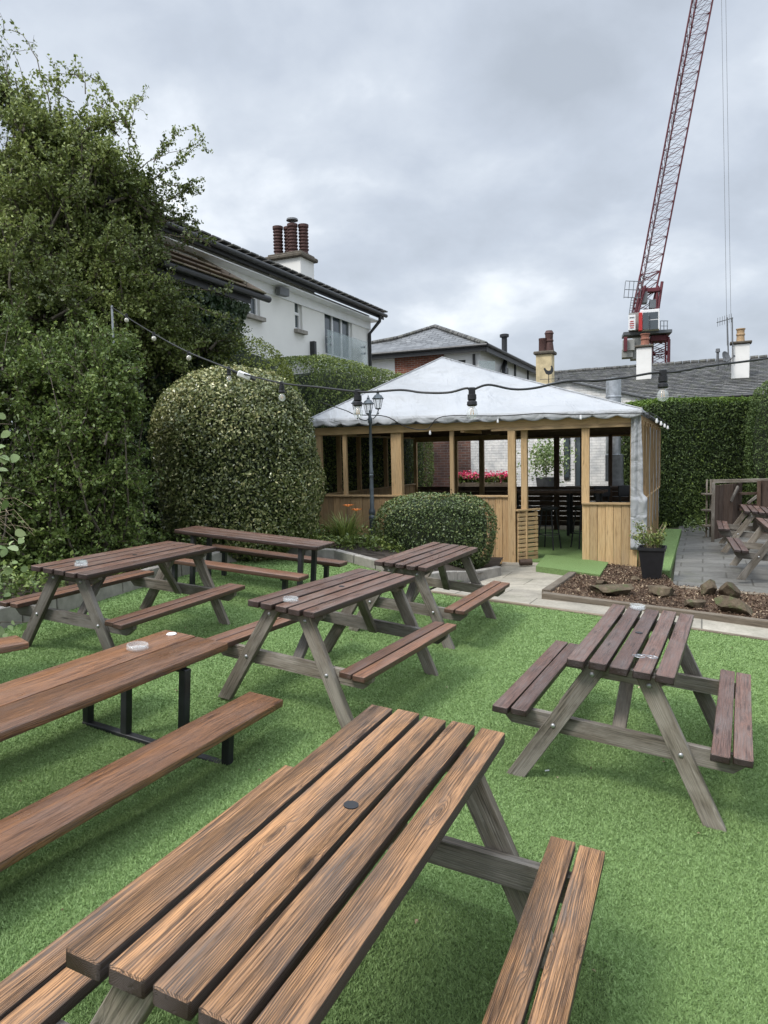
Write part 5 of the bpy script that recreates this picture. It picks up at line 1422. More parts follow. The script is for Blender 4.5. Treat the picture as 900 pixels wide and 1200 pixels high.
def hole(x0, x1, y0, y1):
    s0, _ = hw(x0, 400); s1, _ = hw(x1, 400); sm = (x0 + x1) / 2; _, za = hw(sm, y1); _, zb = hw(sm, y0); return (s0, s1, za, zb)
h1 = hole(287, 306, 370, 331); h2 = hole(346.5, 355, 387, 350); h3 = hole(381, 413, 420, 361)
h1 = (h1[0], h1[1], min(h1[2:]), max(h1[2:])); h2 = (h2[0], h2[1], min(h2[2:]), max(h2[2:])); h3 = (h3[0], h3[1], min(h3[2:]), max(h3[2:]))
mb = MB(); wallface(mb, pS, pE, 0, EV, (h1, h2, h3)); wallface(mb, pE, pE - UU * 6.5, 0, EV); mb.build('wall', MT['render'], hs)
window(hs, pS, pE, h1, mull=(.5,), trans=(.6,)); window(hs, pS, pE, h2, mull=(), trans=(.52,)); window(hs, pS, pE, h3, mull=(.34, .67), fw=.07, sill=False)
# frosted balustrade
o_ = pS + UU * .14; s0, zt = hw(377, 384); s1, _ = hw(424, 388); _, zb = hw(400, 428)
b_ = MB(); b_.bar(o_ + VV * s0 + ZZ * ((zt + zb) / 2 - .1), o_ + VV * s1 + ZZ * ((zt + zb) / 2 - .1), .012, zt - zb + .1); bo2 = b_.build('balustrade', MT['frosted'], hs)
for s in (s0 + .15, s1 - .15):
    for z in (zt - .2, zb + .4): b_ = MB(); b_.tube([o_ + VV * s + ZZ * z - UU * .1, o_ + VV * s + ZZ * z + UU * .03], .025, 10); b_.build('bracket', MT['galv'], bo2)
rf = MB()
p0 = pS + UU * .35 + ZZ * (EV + .02); p1 = pE + UU * .35 + VV * .25 + ZZ * (EV + .02); sl_ = R(25.5)
up = -UU * math.cos(sl_) + ZZ * math.sin(sl_); W_ = 3.6
n_ = up.cross(VV)
if n_.z < 0: n_ = -n_
a, b, c, d_ = p0, p1, p1 + up * W_, p0 + up * W_
rf.add([a, b, c, d_], [(0, 1, 2, 3)], [(0, 0, 0), (9.8, 0, 0), (9.8, W_, 0), (0, W_, 0)]); rf.add([d_, c, c - UU * 3.3 - ZZ * 1.5, d_ - UU * 3.3 - ZZ * 1.5], [(0, 1, 2, 3)], [(0, 0, 0), (9.8, 0, 0), (9.8, W_, 0), (0, W_, 0)])
rf.add([a - ZZ * .05, b - ZZ * .05, c - ZZ * .05, d_ - ZZ * .05], [(3, 2, 1, 0)])
roof_ = rf.build('roof', MT['slateold'], hs)
# raised verge tiles poking above the edge line, gutter, fascia, soffit, downpipe
tl = MB()
for i in range(34):
    q = p0 + VV * (.1 + i * .288) + up * .16; tl.bar(q + n_ * .03, q + n_ * .03 + VV * .24, .34, .03)
tl.build('eave_tiles', MT['slateold'], roof_)
gm = MB(); gm.tube([p0 + UU * .03 - ZZ * .03, p1 + UU * .03 - ZZ * .03], .048, 10); gm.build('gutter', MT['fascia'], hs, True)
fm = MB(); fm.bar(p0 - UU * .05 - ZZ * .07, p1 - UU * .05 - ZZ * .07, .025, .11); fm.build('fascia', MT['fascia'], hs)
fm = MB(); fm.bar(p0 - UU * .19 - ZZ * .20, p1 - UU * .19 - ZZ * .20 - VV * .2, .27, .02); fm.bar(pS + UU * .02 + ZZ * (EV - .28), pE + UU * .02 + ZZ * (EV - .28), .03, .2); fm.build('soffit', MT['white'], hs)
dp = MB(); q = pE + UU * .05 - VV * .12; dp.tube([q + UU * .32 + ZZ * (EV - .06), q + UU * .30 + ZZ * (EV - .2), q + ZZ * (EV - .5), q], .045, 10); dp.build('downpipe', MT['fascia'], hs, True)
fv = MB(); s_, z_ = hw(364.5, 412); fv.bar(pS + UU * .06 + VV * s_ + ZZ * (z_ - .25), pS + UU * .06 + VV * s_ + ZZ * (z_ + .22), .12, .1, up=VV); fv.build('wall_lamp', MT['fascia'], hs)
fl = MB(); s_, z_ = hw(323, 342); c_ = pS + VV * s_ + ZZ * z_; fl.bar(c_, c_ + UU * .18 - ZZ * .02, .04, .04); fl.bar(c_ + UU * .14 - VV * .13 - ZZ * .02, c_ + UU * .20 + VV * .13 - ZZ * .02, .12, .16); fl.build('floodlight', MT['lead'], hs)
# chimney with four ribbed pots
cD = at(342, 320, 17.2); zt = at(341, 307, 17.2).z
ch = MB(); cb = Vector((cD.x, cD.y, 0)); MM = Matrix.Rotation(-YAW, 4, 'Z')
ch.box((cb.x, cb.y, (5.6 + zt) / 2), (.86, .62, zt - 5.6), -YAW, .01); cho = ch.build('chimney', MT['render'], roof_)
c2 = MB(); c2.box((cb.x, cb.y, zt + .04), (1.02, .78, .09), -YAW, .02); c2.box((cb.x, cb.y, zt + .11), (.9, .66, .06), -YAW, .02); c2.build('cap', MT['bark'], cho)
for k in range(4):
    q = cb + UU * (-.30 + k * .20) + VV * (.08 if k % 2 else -.08); mb = MB(); pr_ = [(.115, 0), (.12, .02), (.10, .06)]
    for j in range(7): pr_ += [(.098, .10 + j * .075), (.118, .115 + j * .075), (.118, .14 + j * .075), (.098, .155 + j * .075)]
    pr_ += [(.125, .64), (.125, .70), (.07, .68), (.07, .3)]
    mb.lathe(pr_, (q.x, q.y, zt + .13), 14); mb.build('pot', MT['pot'], cho, True, 30)
    if k == 2: mb = MB(); mb.lathe([(.03, 0), (.03, .1), (.14, .11), (.13, .15), (.02, .17)], (q.x, q.y, zt + .80), 14); mb.build('cowl', MT['lead'], cho)

# ivy clad side building
iv = empty('tiled_side_building', (0, 0, 0), 'lower side building with a brown tiled roof, its end wall covered in ivy', 'building')
e0 = Vector((-2.13, 13.2, 4.8)); L_ = 2.7; s0_ = e0 - VV * L_; pit = R(34)
up = -UU * math.cos(pit) + ZZ * math.sin(pit); nrm = UU * math.sin(pit) + ZZ * math.cos(pit)
mb = MB(); T = 2.6
hipt = e0 + up * T - VV * T * math.cos(pit)
mb.add([s0_, e0, hipt, s0_ + up * T], [(0, 1, 2, 3)], [(0, 0, 0), (L_, 0, 0), (L_ - T * .83, T, 0), (0, T, 0)])
mb.add([e0, e0 - UU * 4.3, hipt], [(0, 1, 2)], [(0, 0, 0), (4, 0, 0), (2, T, 0)])
r_ = mb.build('roof', MT['tile'], iv)
mb = MB()
for i in range(7):
    mb.bar(s0_ + up * (.05 + i * .33) + nrm * .02, e0 + up * (.05 + i * .33) - VV * (.05 + i * .27) + nrm * .02, .30, .025)
mb.tube([e0 + nrm * .04, hipt + nrm * .04], .07, 8); mb.build('tile_courses', MT['tile'], r_)
mb = MB(); mb.tube([s0_ + UU * .04 - ZZ * .02, e0 + UU * .04 - ZZ * .02 + VV * .15], .06, 10); mb.build('gutter', MT['fascia'], iv, True)
mb = MB(); mb.bar(s0_ - UU * .06 - ZZ * .1, e0 - UU * .06 - ZZ * .1 - VV * .3, .03, .14); mb.build('fascia', MT['fascia'], iv)
mb = MB(); wq = e0 - UU * .30 - VV * .30; wallface(mb, (wq - VV * L_), wq, .2, 4.72); wallface(mb, wq, wq - UU * 3.6, .2, 4.72); mb.build('wall', MT['render'], iv)
n = 22000; s = rng.uniform(0, 1, n); z = rng.uniform(.0, 1, n); keep = (s < .97 + .03 * np.sin(z * 20)); s, z = s[keep], z[keep]; n = len(s)
P = np.array([*(wq - VV * 2.6)])[None] * [[1, 1, 0]] + np.array([*VV])[None] * (s * 2.65)[:, None]; P[:, 2] = 1.0 + z * 3.6
lump = .10 + .10 * vn(P, 2.6, 2); P += np.array([*UU])[None] * (lump + rng.uniform(0, .08, n))[:, None]
ivo = leaves('ivy', LF['ivy'], P, np.tile(np.array([*UU]), (n, 1)), .085, .85, None, .8, np.clip(.45 + .3 * vn(P, 4, 4) + rng.normal(size=n) * .2, 0, 1), droop=.5)
tag(ivo, 'thick dark ivy hanging on the wall below the brown tiled roof', 'ivy')

# ------------------------------------------------------------------ house with hipped slate roof behind the pavilion
K = Vector((3.48, 25.2, 0)); ev = 5.62
rh = empty('slate_roofed_house', (0, 0, 0), 'white and brick house with a hipped slate roof and a black flue', 'house')
Lk_ = K - UU * 5.2; Rr = K + VV * 10.5
def kl(px, py):   # on left wall
    q = on_plane(px, py, K, VV); return (q - Lk_).dot(UU), q.z
def kr(px, py):
    q = on_plane(px, py, K, UU); return (q - K).dot(VV), q.z
s0, z0 = kl(537, 428); s1, z1 = kl(545.5, 421.5); wA = (s0, s1, z0, z1)
mb = MB(); wallface(mb, Lk_, K, 0, ev, (wA,)); t0, y0 = kr(588, 443); t1, y1 = kr(596, 432); wB = (t0, t1, y0, y1)
wallface(mb, K, Rr, 0, ev, (wB,)); mb.build('wall', MT['white'], rh)
window(rh, Lk_, K, wA, mull=(), sill=False, mat='fascia'); window(rh, K, Rr, wB, mull=(), sill=False, mat='fascia')
s0, zt = kl(463, 417); s1, _ = kl(520.5, 417); mb = MB(); q = Lk_ - VV * .05
mb.add([q + UU * s0, q + UU * s1, q + UU * s1 + ZZ * (ev - .15), q + UU * s0 + ZZ * (ev - .15)], [(0, 1, 2, 3)], [(0, 0, 0), (s1 - s0, 0, 0), (s1 - s0, ev, 0), (0, ev, 0)], r=0)
mb.add([q + UU * s1, q + UU * s1 + VV * .05, q + UU * s1 + VV * .05 + ZZ * (ev - .15), q + UU * s1 + ZZ * (ev - .15)], [(0, 1, 2, 3)], r=0)
mb.build('brick_panel', MT['brick'], rh)
o = .3; ek = K + UU * o - VV * o + ZZ * ev; el = Lk_ - UU * 1 - VV * o + ZZ * ev; er = Rr + UU * o + ZZ * ev
hw_ = 2.45; rise = at(513, 380, 27.6).z - ev
r0 = K + ZZ * (ev + rise) - UU * hw_ + VV * 2.2; r1 = Rr + ZZ * (ev + rise) - UU * hw_
mb = MB(); ln = lambda a, b: (a - b).length
lf = at(466, 397, 28.6); lf2 = at(434, 403, 29.4)
mb.add([el, ek, r0, lf, lf2], [(0, 1, 2, 3, 4)], [(0, 0, 0), (6.2, 0, 0), (3.5, 3, 0), (2.2, 2.2, 0), (0, 2.0, 0)])
mb.add([ek, er, r1, r0], [(0, 1, 2, 3)], [(0, 0, 0), (10, 0, 0), (10, 3, 0), (2.5, 3, 0)])
mb.add([lf2, lf, r0, r1, r1 - UU * 6 - ZZ * 2], [(0, 1, 2, 3, 4)])
ro_ = mb.build('roof', MT['slate'], rh)
mb = MB()
def ridge(a, b, n):
    for i in range(n):
        mb.tube([a.lerp(b, i / n) + ZZ * .03, a.lerp(b, (i + .92) / n) + ZZ * .03], .085, 8)
ridge(ek, r0, 12); ridge(r0, lf, 6); ridge(lf, lf2, 8); ridge(r0, r1, 14); mb.build('ridge_tiles', MT['slateold'], ro_, True)
mb = MB(); mb.bar(el - ZZ * .1, ek - ZZ * .1, .04, .2); mb.bar(ek - ZZ * .1, er - ZZ * .1, .04, .24); mb.tube([el - VV * .05, ek - VV * .05 + UU * .05], .06, 8); mb.tube([ek + UU * .06, er + UU * .06], .06, 8); mb.build('fascia', MT['fascia'], rh)
mb = MB(); s, _ = kl(556, 420); q = Lk_ + UU * s - VV * .07; mb.tube([q + ZZ * (ev - .25), q], .045, 8); mb.build('downpipe', MT['fascia'], rh)
mb = MB(); 
for px in (603, 618): s, _ = kr(px, 440); q = K + VV * s + UU * .03; mb.bar(q, q + ZZ * ev, .05, .14, up=VV)
mb.build('timber_strip', MT['fascia'], rh)
mb = MB(); q = at(591, 392, 28.2); s, z = kr(583, 440); w_ = K + VV * s + UU * .12 + ZZ * (z - .3); q0 = Vector((q.x, q.y, at(591, 425, 28.2).z))
mb.tube([w_, w_ + UU * .15 + ZZ * .3, q0, q - ZZ * .06], .11, 12); mb.lathe([(.13, -.12), (.18, -.10), (.18, 0), (.12, .02)], q, 14); mb.build('flue', MT['fascia'], rh, True, 35)
mb = MB(); a = at(561, 445, 24.6); b = at(580, 445, 24.9); zz0 = at(570, 423, 24.8).z; mb.bar(Vector((a.x, a.y, (a.z + zz0) / 2)), Vector((b.x, b.y, (a.z + zz0) / 2)), .02, zz0 - a.z); mb.build('balcony_screen', MT['frosted'], rh)

# chimney with weathervane between the two roofs
cs = empty('cream_chimney', (0, 0, 0), 'cream chimney stack with two dark red pots, left of the old slate terrace', 'chimney')
q = at(639, 455, 23.0); zt = at(639, 416, 23.0).z
mb = MB(); mb.box((q.x, q.y, zt / 2), (.50, .44, zt), -YAW, .01); mb.build('stack', MT['cream'], cs)
mb = MB(); mb.box((q.x, q.y, zt + .05), (.64, .58, .10), -YAW, .03); mb.build('cap', MT['bark'], cs)
a = at(636, 410, 23.0); b = at(643.5, 402, 23.0)
mb = MB(); mb.lathe([(.13, 0), (.125, .35), (.13, .36), (.13, .42)], (a.x, a.y, zt + .1), 14); mb.build('pot', MT['pot'], cs, True, 40)
mb = MB(); mb.lathe([(.16, 0), (.12, .3), (.14, .32), (.14, .36), (.12, .38), (.13, .55), (.15, .57), (.10, .66), (.09, .66)], (b.x, b.y, zt + .1), 14); mb.build('pot', MT['redpot'] if 'redpot' in MT else MT['pot'], cs, True, 40)
vq = at(643, 436, 20.6); wv = empty('weathervane', vq, 'black cockerel weathervane in front of the cream chimney', 'weathervane', None, -.3)
mb = MB()
ck = [(-.14, .02), (-.17, .10), (-.12, .13), (-.08, .06), (-.02, .02), (.05, .03), (.08, .12), (.06, .17), (.10, .19), (.13, .15), (.15, .10), (.15, .0), (.10, -.09), (.0, -.12), (-.09, -.08)]
mb.slab([Vector((x * .85, 0, z * .85 + .02)) for x, z in ck][::-1], .012); mb.build('cockerel', MT['fascia'], wv)
mb = MB(); mb.tube([(0, 0, -1.6), (0, 0, -.06)], .012, 6); mb.tube([(-.25, 0, -.2), (.25, 0, -.2)], .008, 6); mb.tube([(0, -.2, -.26), (0, .2, -.26)], .008, 6)
mb.slab([Vector((.25, 0, -.16)), Vector((.25, 0, -.24)), Vector((.33, 0, -.2))], .01); mb.build('spindle', MT['fascia'], wv)

# ------------------------------------------------------------------ old slate terrace
tr = empty('slate_terrace', (0, 0, 0), 'long old slate roofed terrace with a black gutter, right of the pavilion', 'terrace')
ra = at(600, 441, 47.5); rb = at(990, 413, 35.5); ev0 = at(600, 478, 40.5); ev1 = at(990, 453, 29.5)
dr = (rb - ra); 
ea = Vector((ev0.x, ev0.y, 4.3)); eb = Vector((ev1.x, ev1.y, 4.3)); ra.z = rb.z = 7.1
ra_ = on_plane(600, 441, (0, 0, 7.1), ZZ); rb_ = on_plane(905, 418.5, (0, 0, 7.1), ZZ); dd = (rb_ - ra_).normalized(); ra_ -= dd * 8; rb_ += dd * 8
pn_ = Vector((dd.y, -dd.x, 0)); pn_ = pn_ if pn_.y < 0 else -pn_
ea_ = on_plane(840, 465, (0, 0, 4.35), ZZ); dist = (ea_ - ra_).dot(pn_); ea = ra_ + pn_ * dist; ea.z = 4.35; eb = rb_ + pn_ * dist; eb.z = 4.35
L_ = (rb_ - ra_).length; S_ = math.hypot(dist, 7.1 - 4.35)
mb = MB(); mb.add([ea, eb, rb_, ra_], [(0, 1, 2, 3)], [(0, 0, 0), (L_, 0, 0), (L_, S_, 0), (0, S_, 0)], r=0)
mb.add([ra_, rb_, rb_ - pn_ * dist - ZZ * 2.75, ra_ - pn_ * dist - ZZ * 2.75], [(0, 1, 2, 3)], [(0, 0, 0), (L_, 0, 0), (L_, S_, 0), (0, S_, 0)], r=0)
tro = mb.build('roof', MT['slateold'], tr)
mb = MB()
k = int(L_ / .45)
for i in range(k): mb.tube([ra_.lerp(rb_, i / k) + ZZ * (.05 + random.uniform(-.02, .02)), ra_.lerp(rb_, (i + .93) / k) + ZZ * (.05 + random.uniform(-.02, .02))], .12, 7)
mb.build('ridge_tiles', MT['slateold'], tro, True)
# slightly uneven lapped slates: thin rows
mb = MB(); rows = 26; 
for j in range(rows):
    t = j / rows; a = ea.lerp(ra_, t); b = eb.lerp(rb_, t); segs = 40
    nrm_ = (b - a).cross(ra_ - ea).normalized(); nrm_ = nrm_ if nrm_.z > 0 else -nrm_
    for i in range(segs):
        p_ = a.lerp(b, i / segs); q_ = a.lerp(b, (i + .985) / segs); w_ = S_ / rows * 1.02
        up_ = (ra_ - ea).normalized(); lift = .03 + random.uniform(0, .015)
        mb.add([p_ + nrm_ * lift, q_ + nrm_ * lift, q_ + up_ * w_ + nrm_ * .006, p_ + up_ * w_ + nrm_ * .006, p_, q_], [(0, 1, 2, 3), (4, 5, 1, 0)], [(i * 1.0, j * .24, 0), (i * 1.0 + .98, j * .24, 0), (i * 1. + .98, j * .24 + .24, 0), (i * 1., j * .24 + .24, 0), (i * 1., j * .24, 0), (i * 1. + .98, j * .24, 0)], r=0)
mb.build('slates', MT['slateold'], tro)
mb = MB(); mb.tube([ea + pn_ * .08, eb + pn_ * .08], .09, 8); mb.bar(ea - ZZ * .12, eb - ZZ * .12, .03, .2); mb.build('gutter', MT['fascia'], tr, True)
mb = MB(); wallface(mb, ea - pn_ * .3, eb - pn_ * .3, -.5, 4.3); mb.build('wall', MT['whitebrick'], tr)
mb = MB(); q = on_plane(812, 472, ea + pn_ * .05, pn_); mb.tube([Vector((q.x, q.y, 4.2)), Vector((q.x, q.y, 0))], .06, 8); mb.build('downpipe', MT['fascia'], tr)
def chim(px, D, w, ytop, label, potmat, potpx, potw, potyt, mat='whitebrick', d=.5, n_pots=1):
    t = empty('chimney_stack', (0, 0, 0), label, 'chimney', 'white chimneys on the slate terrace')
    q = at(px, ytop, D); mb = MB(); mb.box((q.x, q.y, (5.5 + q.z) / 2), (w, d, q.z - 5.5), -YAW, .01); mb.build('stack', MT['render'], t)
    mb = MB(); mb.box((q.x, q.y, q.z + .09), (w + .2, d + .2, .12), -YAW, .03); mb.build('cap', MT['bark'], t)
    p_ = at(potpx, potyt, D); h = p_.z - q.z - .15
    mb = MB(); mb.lathe([(potw * 1.05, 0), (potw, .05), (potw * .9, h * .45), (potw * 1.05, h * .5), (potw * 1.05, h * .6), (potw * .9, h * .65), (potw * .95, h * .9), (potw * 1.12, h * .93), (potw * 1.12, h), (potw * .8, h)], (p_.x, p_.y, q.z + .14), 14); mb.build('pot', MT[potmat], t, True, 40)
    return t
MT['brickpot'] = plain('brick_red_pot', (.28, .12, .08), .8, 0, .25, 8)
chim(755, 41.0, .80, 408, 'white chimney with one brick red pot in front of the crane', 'brickpot', 756, .24, 391)
chim(868, 37.2, .82, 404, 'white chimney with one buff pot beside the aerial on the right', 'potlight', 868, .20, 385)
ae = empty('tv_aerial', at(853, 410, 37.0), 'thin aerial mast with a slanting television aerial', 'aerial'); ai = lambda x, y: at(x, y, 37.0) - ae.location
mb = MB(); mb.tube([ai(854, 428), ai(852, 372)], .035, 6); mb.tube([ai(859, 424), ai(858, 372)], .03, 6); mb.build('mast', MT['lead'], ae)
mb = MB(); mb.tube([ai(840, 378), ai(859, 372.5)], .025, 6)
for k in range(7): c_ = ai(841 + k * 2.7, 377.6 - k * .85); mb.tube([c_ - ZZ * .22, c_ + ZZ * .22], .012, 4)
mb.build('yagi', MT['lead'], ae)
sd = empty('satellite_dish', at(851, 418, 36.8), 'round grey satellite dish beside the right hand chimney', 'dish', None, .5)
mb = MB(); mb.lathe([(.001, -.09), (.12, -.08), (.24, -.04), (.30, 0), (.30, .012), (.22, -.02), (.1, -.06)], (0, 0, 0), 20, Matrix.Rotation(R(72), 4, 'X')); mb.build('reflector', MT['lead'], sd, True)
mb = MB(); mb.tube([(0, -.0, -.28), (0, -.45, -.05)], .02, 6); mb.lathe([(.05, -.05), (.05, .05)], (0, -.45, -.03), 8); mb.tube([(0, .05, 0), (0, .1, -.6)], .03, 6); mb.build('receiver_arm', MT['lead'], sd)
vp = empty('vent_pipe', at(841, 420, 37.5), 'short vent pipe on the roof ridge left of the satellite dish', 'vent pipe'); mb = MB(); mb.tube([(0, 0, -.6), (0, 0, .3)], .07, 8); mb.lathe([(.05, .3), (.12, .32), (.10, .5)], (0, 0, 0), 8); mb.build('pipe', MT['lead'], vp)

# ------------------------------------------------------------------ luffing tower crane
CD = 80.0
cr = empty('tower_crane', (*at(770, 500, CD).xy, 0), 'tall dark red luffing tower crane with a white cab and grey counterweights behind the roofs', 'crane')
O = Vector(cr.location)
def cp(px, py, D=CD): return at(px, py, D) - O
def lattice(p0, p1, w0, w1, bays, ch_r, br_r, side, dep, name, mat, tri=False, z=0):
    """box or triangular lattice between p0 and p1"""
    mb = MB(); ax = (p1 - p0)
    S = Vector(side).normalized(); Dp = Vector(dep).normalized()
    if tri: cs = lambda w: [S * -w / 2, S * w / 2, Dp * w * .9]
    else: cs = lambda w: [S * -w / 2 - Dp * w / 2, S * w / 2 - Dp * w / 2, S * w / 2 + Dp * w / 2, S * -w / 2 + Dp * w / 2]
    m_ = len(cs(1)); W = lambda t: w0 + (w1 - w0) * t
    for k in range(m_): mb.tube([p0 + cs(W(0))[k], p1 + cs(W(1))[k]], ch_r, 6)
    for i in range(bays + 1):
        t = i / bays; c0 = cs(W(t)); b = p0 + ax * t
        for k in range(m_): mb.tube([b + c0[k], b + c0[(k + 1) % m_]], br_r, 4)
        if i < bays:
            t2 = (i + 1) / bays; c1 = cs(W(t2)); b2 = p0 + ax * t2; tm = (t + t2) / 2; cm_ = cs(W(tm)); bm2 = p0 + ax * tm
            for k in range(m_):
                mb.tube([b + c0[k], bm2 + cm_[(k + 1) % m_], b2 + c1[k]], br_r, 4); mb.tube([b + c0[(k + 1) % m_], bm2 + cm_[k], b2 + c1[(k + 1) % m_]], br_r, 4)
    return mb.build(name, MT[mat], cr)
lattice(Vector((0, 0, 0)) + Vector((cp(773, 425).x, 0, 0)), cp(774, 397) * 1.0, 1.75, 1.75, 9, .13, .06, UU, VV, 'mast', 'cranered')
jb = cp(756, 352); jt = cp(829, -30, CD - 4)
lattice(cp(752, 366), cp(762, 320), 2.2, 2.25, 2, .11, .05, (1, 0, .18), (0, 1, -.1), 'jib_foot', 'cranered', True)
lattice(cp(762, 320), jt, 2.25, 2.2, 16, .09, .026, (1, 0, .18), (0, 1, -.1), 'jib', 'cranered', True)
def cbx(name, px0, px1, py0, py1, D, dep, mat, rz=-.25, par=None, tilt=0):
    a = cp(px0, py1, D); b = cp(px1, py0, D); mb = MB(); m = Matrix.Translation((a + b) / 2) @ Matrix.Rotation(rz, 4, 'Z') @ Matrix.Rotation(tilt, 4, 'Y')
    mb.box((0, 0, 0), ((b.x - a.x), dep, b.z - a.z), 0, .03, None, m); return mb.build(name, MT[mat], par or cr)
cbx('slew_platform', 731, 784, 389, 394, CD, 2.6, 'cranegrey'); cbx('slew_ring', 762, 781, 394, 401, CD, 1.9, 'cranered'); cbx('slew_frame', 738, 782, 397, 402, CD + .3, 1.4, 'cranered')
cbx('mast_column', 779, 781, 397, 428, CD - .9, .3, 'cranered')
for (a_, b_, c_, d_, e_) in ((730, 743, 399, 412, 0), (741, 752, 397, 410, .4), (729, 741, 410, 420, .2), (739, 752, 409, 422, .5)): cbx('counterweight', a_, b_, c_, d_, CD - .8 + e_, 1.6, 'ballast', -.3)
cbx('counterweight_arm', 731, 735, 395, 412, CD - 1.8, .3, 'cranered')
cab = cbx('cab', 751, 772, 364, 388, CD - 1.4, 1.7, 'white', -.35)
for (a_, b_, c_, d_) in ((753.5, 760, 366, 386), (760.6, 771, 365.5, 374), (760.6, 771, 374.8, 386)): cbx('window', a_, b_, c_, d_, CD - 2.32, .06, 'pane', -.35, cab)
cbx('red_locker', 748.5, 752.5, 367, 388, CD - 1.9, .8, 'redpaint', -.3); cbx('machinery_house', 737, 750, 368, 388, CD - .8, 1.6, 'ballast', -.3)
sg = cbx('sign_board', 736.5, 744.5, 369, 387, CD - 2.0, .05, 'white', -.3)
for k, (py, w_) in enumerate(((372, 5.5), (376.5, 4), (379, 5), (381.5, 5.2), (384, 4.4))): cbx('lettering', 740.5 - w_ / 2, 740.5 + w_ / 2, py - .5, py + .4, CD - 2.06, .03, 'redpaint' if k else 'lead', -.3, sg)
for (a_, b_, c_, d_) in ((747, 368, 756, 335), (768, 366, 771, 335), (744, 368, 751, 340), (771, 364, 776, 330)): mb = MB(); mb.tube([cp(a_, b_, CD - .4), cp(c_, d_, CD - .4)], .16, 6); mb.build('a_frame_strut', MT['cranered'], cr)
cbx('jib_pivot', 749, 772, 338, 343, CD, .9, 'cranered'); cbx('winch', 750, 758, 343, 356, CD + .2, 1.2, 'lead'); cbx('winch', 761, 768, 352, 362, CD, 1, 'cranegrey')
# railed side platform
mb = MB()
for px in (731, 736, 741, 746, 750): mb.tube([cp(px, 349.5, CD - .8), cp(px + 2, 330, CD - .8)], .035, 4)
for py, dx in ((330, 2), (340, 1), (349, 0)): mb.tube([cp(731 + dx, py - .8, CD - .8), cp(751 + dx, py, CD - .8)], .04, 4)
mb.tube([cp(740, 349, CD - .8), cp(737, 370, CD - .8)], .04, 4); mb.tube([cp(743, 349, CD - .8), cp(740, 370, CD - .8)], .04, 4)
for k in range(6): mb.tube([cp(739.6 - k * .5, 352 + k * 3, CD - .8), cp(742.6 - k * .5, 352 + k * 3, CD - .8)], .025, 4)
mb.build('railing', MT['cranegrey'], cr); mb = MB()
for px in (774, 778, 782): mb.tube([cp(px, 388, CD - 1), cp(px, 376, CD - 1)], .04, 4)
mb.tube([cp(774, 376, CD - 1), cp(783, 376, CD - 1)], .04, 4); mb.tube([cp(774, 382, CD - 1), cp(783, 382, CD - 1)], .03, 4); mb.build('railing', MT['cranegrey'], cr)
mb = MB()
for a_, b_ in ((845, 852), (850, 857)): mb.tube([cp(a_, -30, CD - 4), cp(b_, 405, CD - 4)], .022, 5)
mb.build('hoist_rope', MT['rope'], cr)
mb = MB(); mb.tube([cp(829, -30, CD - 4), cp(845, -32, CD - 4), cp(850, -31, CD - 4)], .12, 6); mb.build('jib_head', MT['cranered'], cr)
mb = MB(); mb.tube([cp(753, 335), cp(800, 80, CD - 2)], .03, 5); mb.build('pendant_rope', MT['rope'], cr)
# ------------------------------------------------------------------ light and sky
w = bpy.data.worlds.new("World"); scene.world = w; w.use_nodes = True
nt = w.node_tree; N_ = nt.nodes; bg = N_['Background']; Lk = nt.links.new
SUN_EL, SUN_AZ = 52, -125     # high, from behind the camera's left shoulder
sky = N_.new('ShaderNodeTexSky'); sky.sky_type = 'NISHITA'; sky.sun_disc = False
sky.sun_elevation = R(SUN_EL); sky.sun_rotation = R(SUN_AZ); sky.air_density = 1.4; sky.dust_density = 3
def nd(t, **k):
    x = N_.new(t)
    for a, b in k.items(): setattr(x, a, b)
    return x
tc = nd('ShaderNodeTexCoord'); sep = nd('ShaderNodeSeparateXYZ'); Lk(tc.outputs['Generated'], sep.inputs[0])
def mth(op, a, b=0.0, clamp=False):
    x = nd('ShaderNodeMath', operation=op); x.use_clamp = clamp
    for i, v in enumerate((a, b)):
        if isinstance(v, bpy.types.NodeSocket): Lk(v, x.inputs[i])
        else: x.inputs[i].default_value = v
    return x.outputs[0]
zp = mth('MAXIMUM', sep.outputs[2], 0.0)
den = mth('ADD', zp, .42)
cmb = nd('ShaderNodeCombineXYZ'); Lk(mth('DIVIDE', sep.outputs[0], den), cmb.inputs[0]); Lk(mth('DIVIDE', sep.outputs[1], den), cmb.inputs[1]); cmb.inputs[2].default_value = 3.7
def ns(sc, det, ro, dist=0, vec=None):
    x = nd('ShaderNodeTexNoise'); Lk(vec or cmb.outputs[0], x.inputs['Vector']); x.inputs['Scale'].default_value = sc; x.inputs['Detail'].default_value = det
    x.inputs['Roughness'].default_value = ro; x.inputs['Distortion'].default_value = dist
    return x.outputs['Fac']
n1 = ns(1.9, 6, .5, .15); n2 = ns(4.6, 6, .55, .2); 
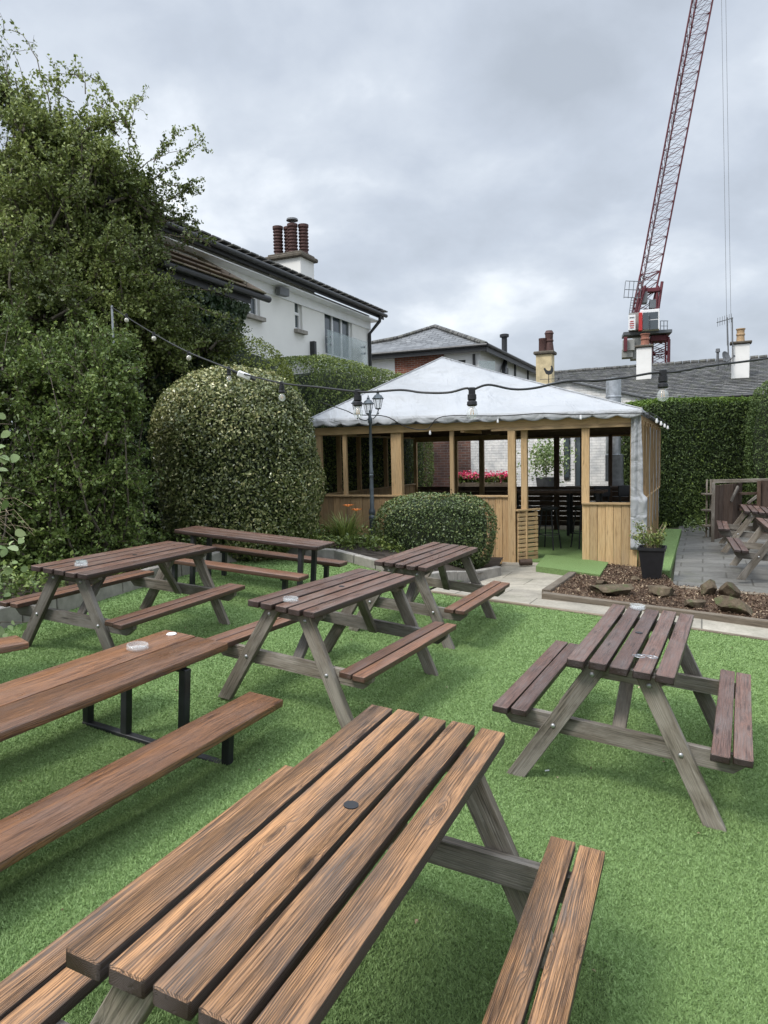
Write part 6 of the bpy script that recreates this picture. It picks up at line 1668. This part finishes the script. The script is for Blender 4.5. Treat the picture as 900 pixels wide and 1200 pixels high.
cl = mth('ADD', mth('MULTIPLY', n1, .68), mth('MULTIPLY', n2, .32))
rp = nd('ShaderNodeValToRGB'); Lk(cl, rp.inputs[0]); e = rp.color_ramp.elements
stops = [(.36, (2.75, 3.05, 3.5)), (.47, (3.35, 3.7, 4.25)), (.54, (3.95, 4.3, 4.8)), (.64, (5.7, 6.0, 6.35))]
while len(e) < len(stops): e.new(.5)
for i, (p_, c_) in enumerate(stops): e[i].position = p_; e[i].color = (*c_, 1)
# an overcast sky is brighter towards the zenith
zz = mth('MAXIMUM', mth('SUBTRACT', sep.outputs[2], .55), 0.0)
gain = mth('ADD', 1.0, mth('MULTIPLY', zz, SKYGAIN))
vm = nd('ShaderNodeVectorMath', operation='SCALE'); Lk(rp.outputs[0], vm.inputs[0]); Lk(gain, vm.inputs['Scale'])
mx = nd('ShaderNodeMix', data_type='RGBA'); mx.inputs[0].default_value = .94; Lk(sky.outputs[0], mx.inputs[6]); Lk(vm.outputs[0], mx.inputs[7])
Lk(mx.outputs[2], bg.inputs[0]); bg.inputs[1].default_value = .1
sl = bpy.data.lights.new('sun', 'SUN'); sl.energy = SUN_E; sl.angle = R(15); sl.color = (1, .965, .92)
so = bpy.data.objects.new('sun', sl); COL.objects.link(so)
d = Vector((math.sin(R(SUN_AZ)) * math.cos(R(SUN_EL)), math.cos(R(SUN_AZ)) * math.cos(R(SUN_EL)), math.sin(R(SUN_EL))))
so.rotation_euler = d.to_track_quat('Z', 'Y').to_euler()
scene.view_settings.view_transform = 'Standard'; scene.view_settings.look = 'None'
scene.view_settings.exposure = EXPO; scene.view_settings.gamma = 1; scene.view_settings.use_curve_mapping = False
scene.render.engine = 'CYCLES'
cy = scene.cycles; cy.max_bounces = 6; cy.diffuse_bounces = 3; cy.glossy_bounces = 2; cy.transmission_bounces = 5; cy.transparent_max_bounces = 6
cy.use_denoising = True; cy.caustics_reflective = False; cy.caustics_refractive = False
try: cy.denoiser = 'OPENIMAGEDENOISE'
except Exception: pass
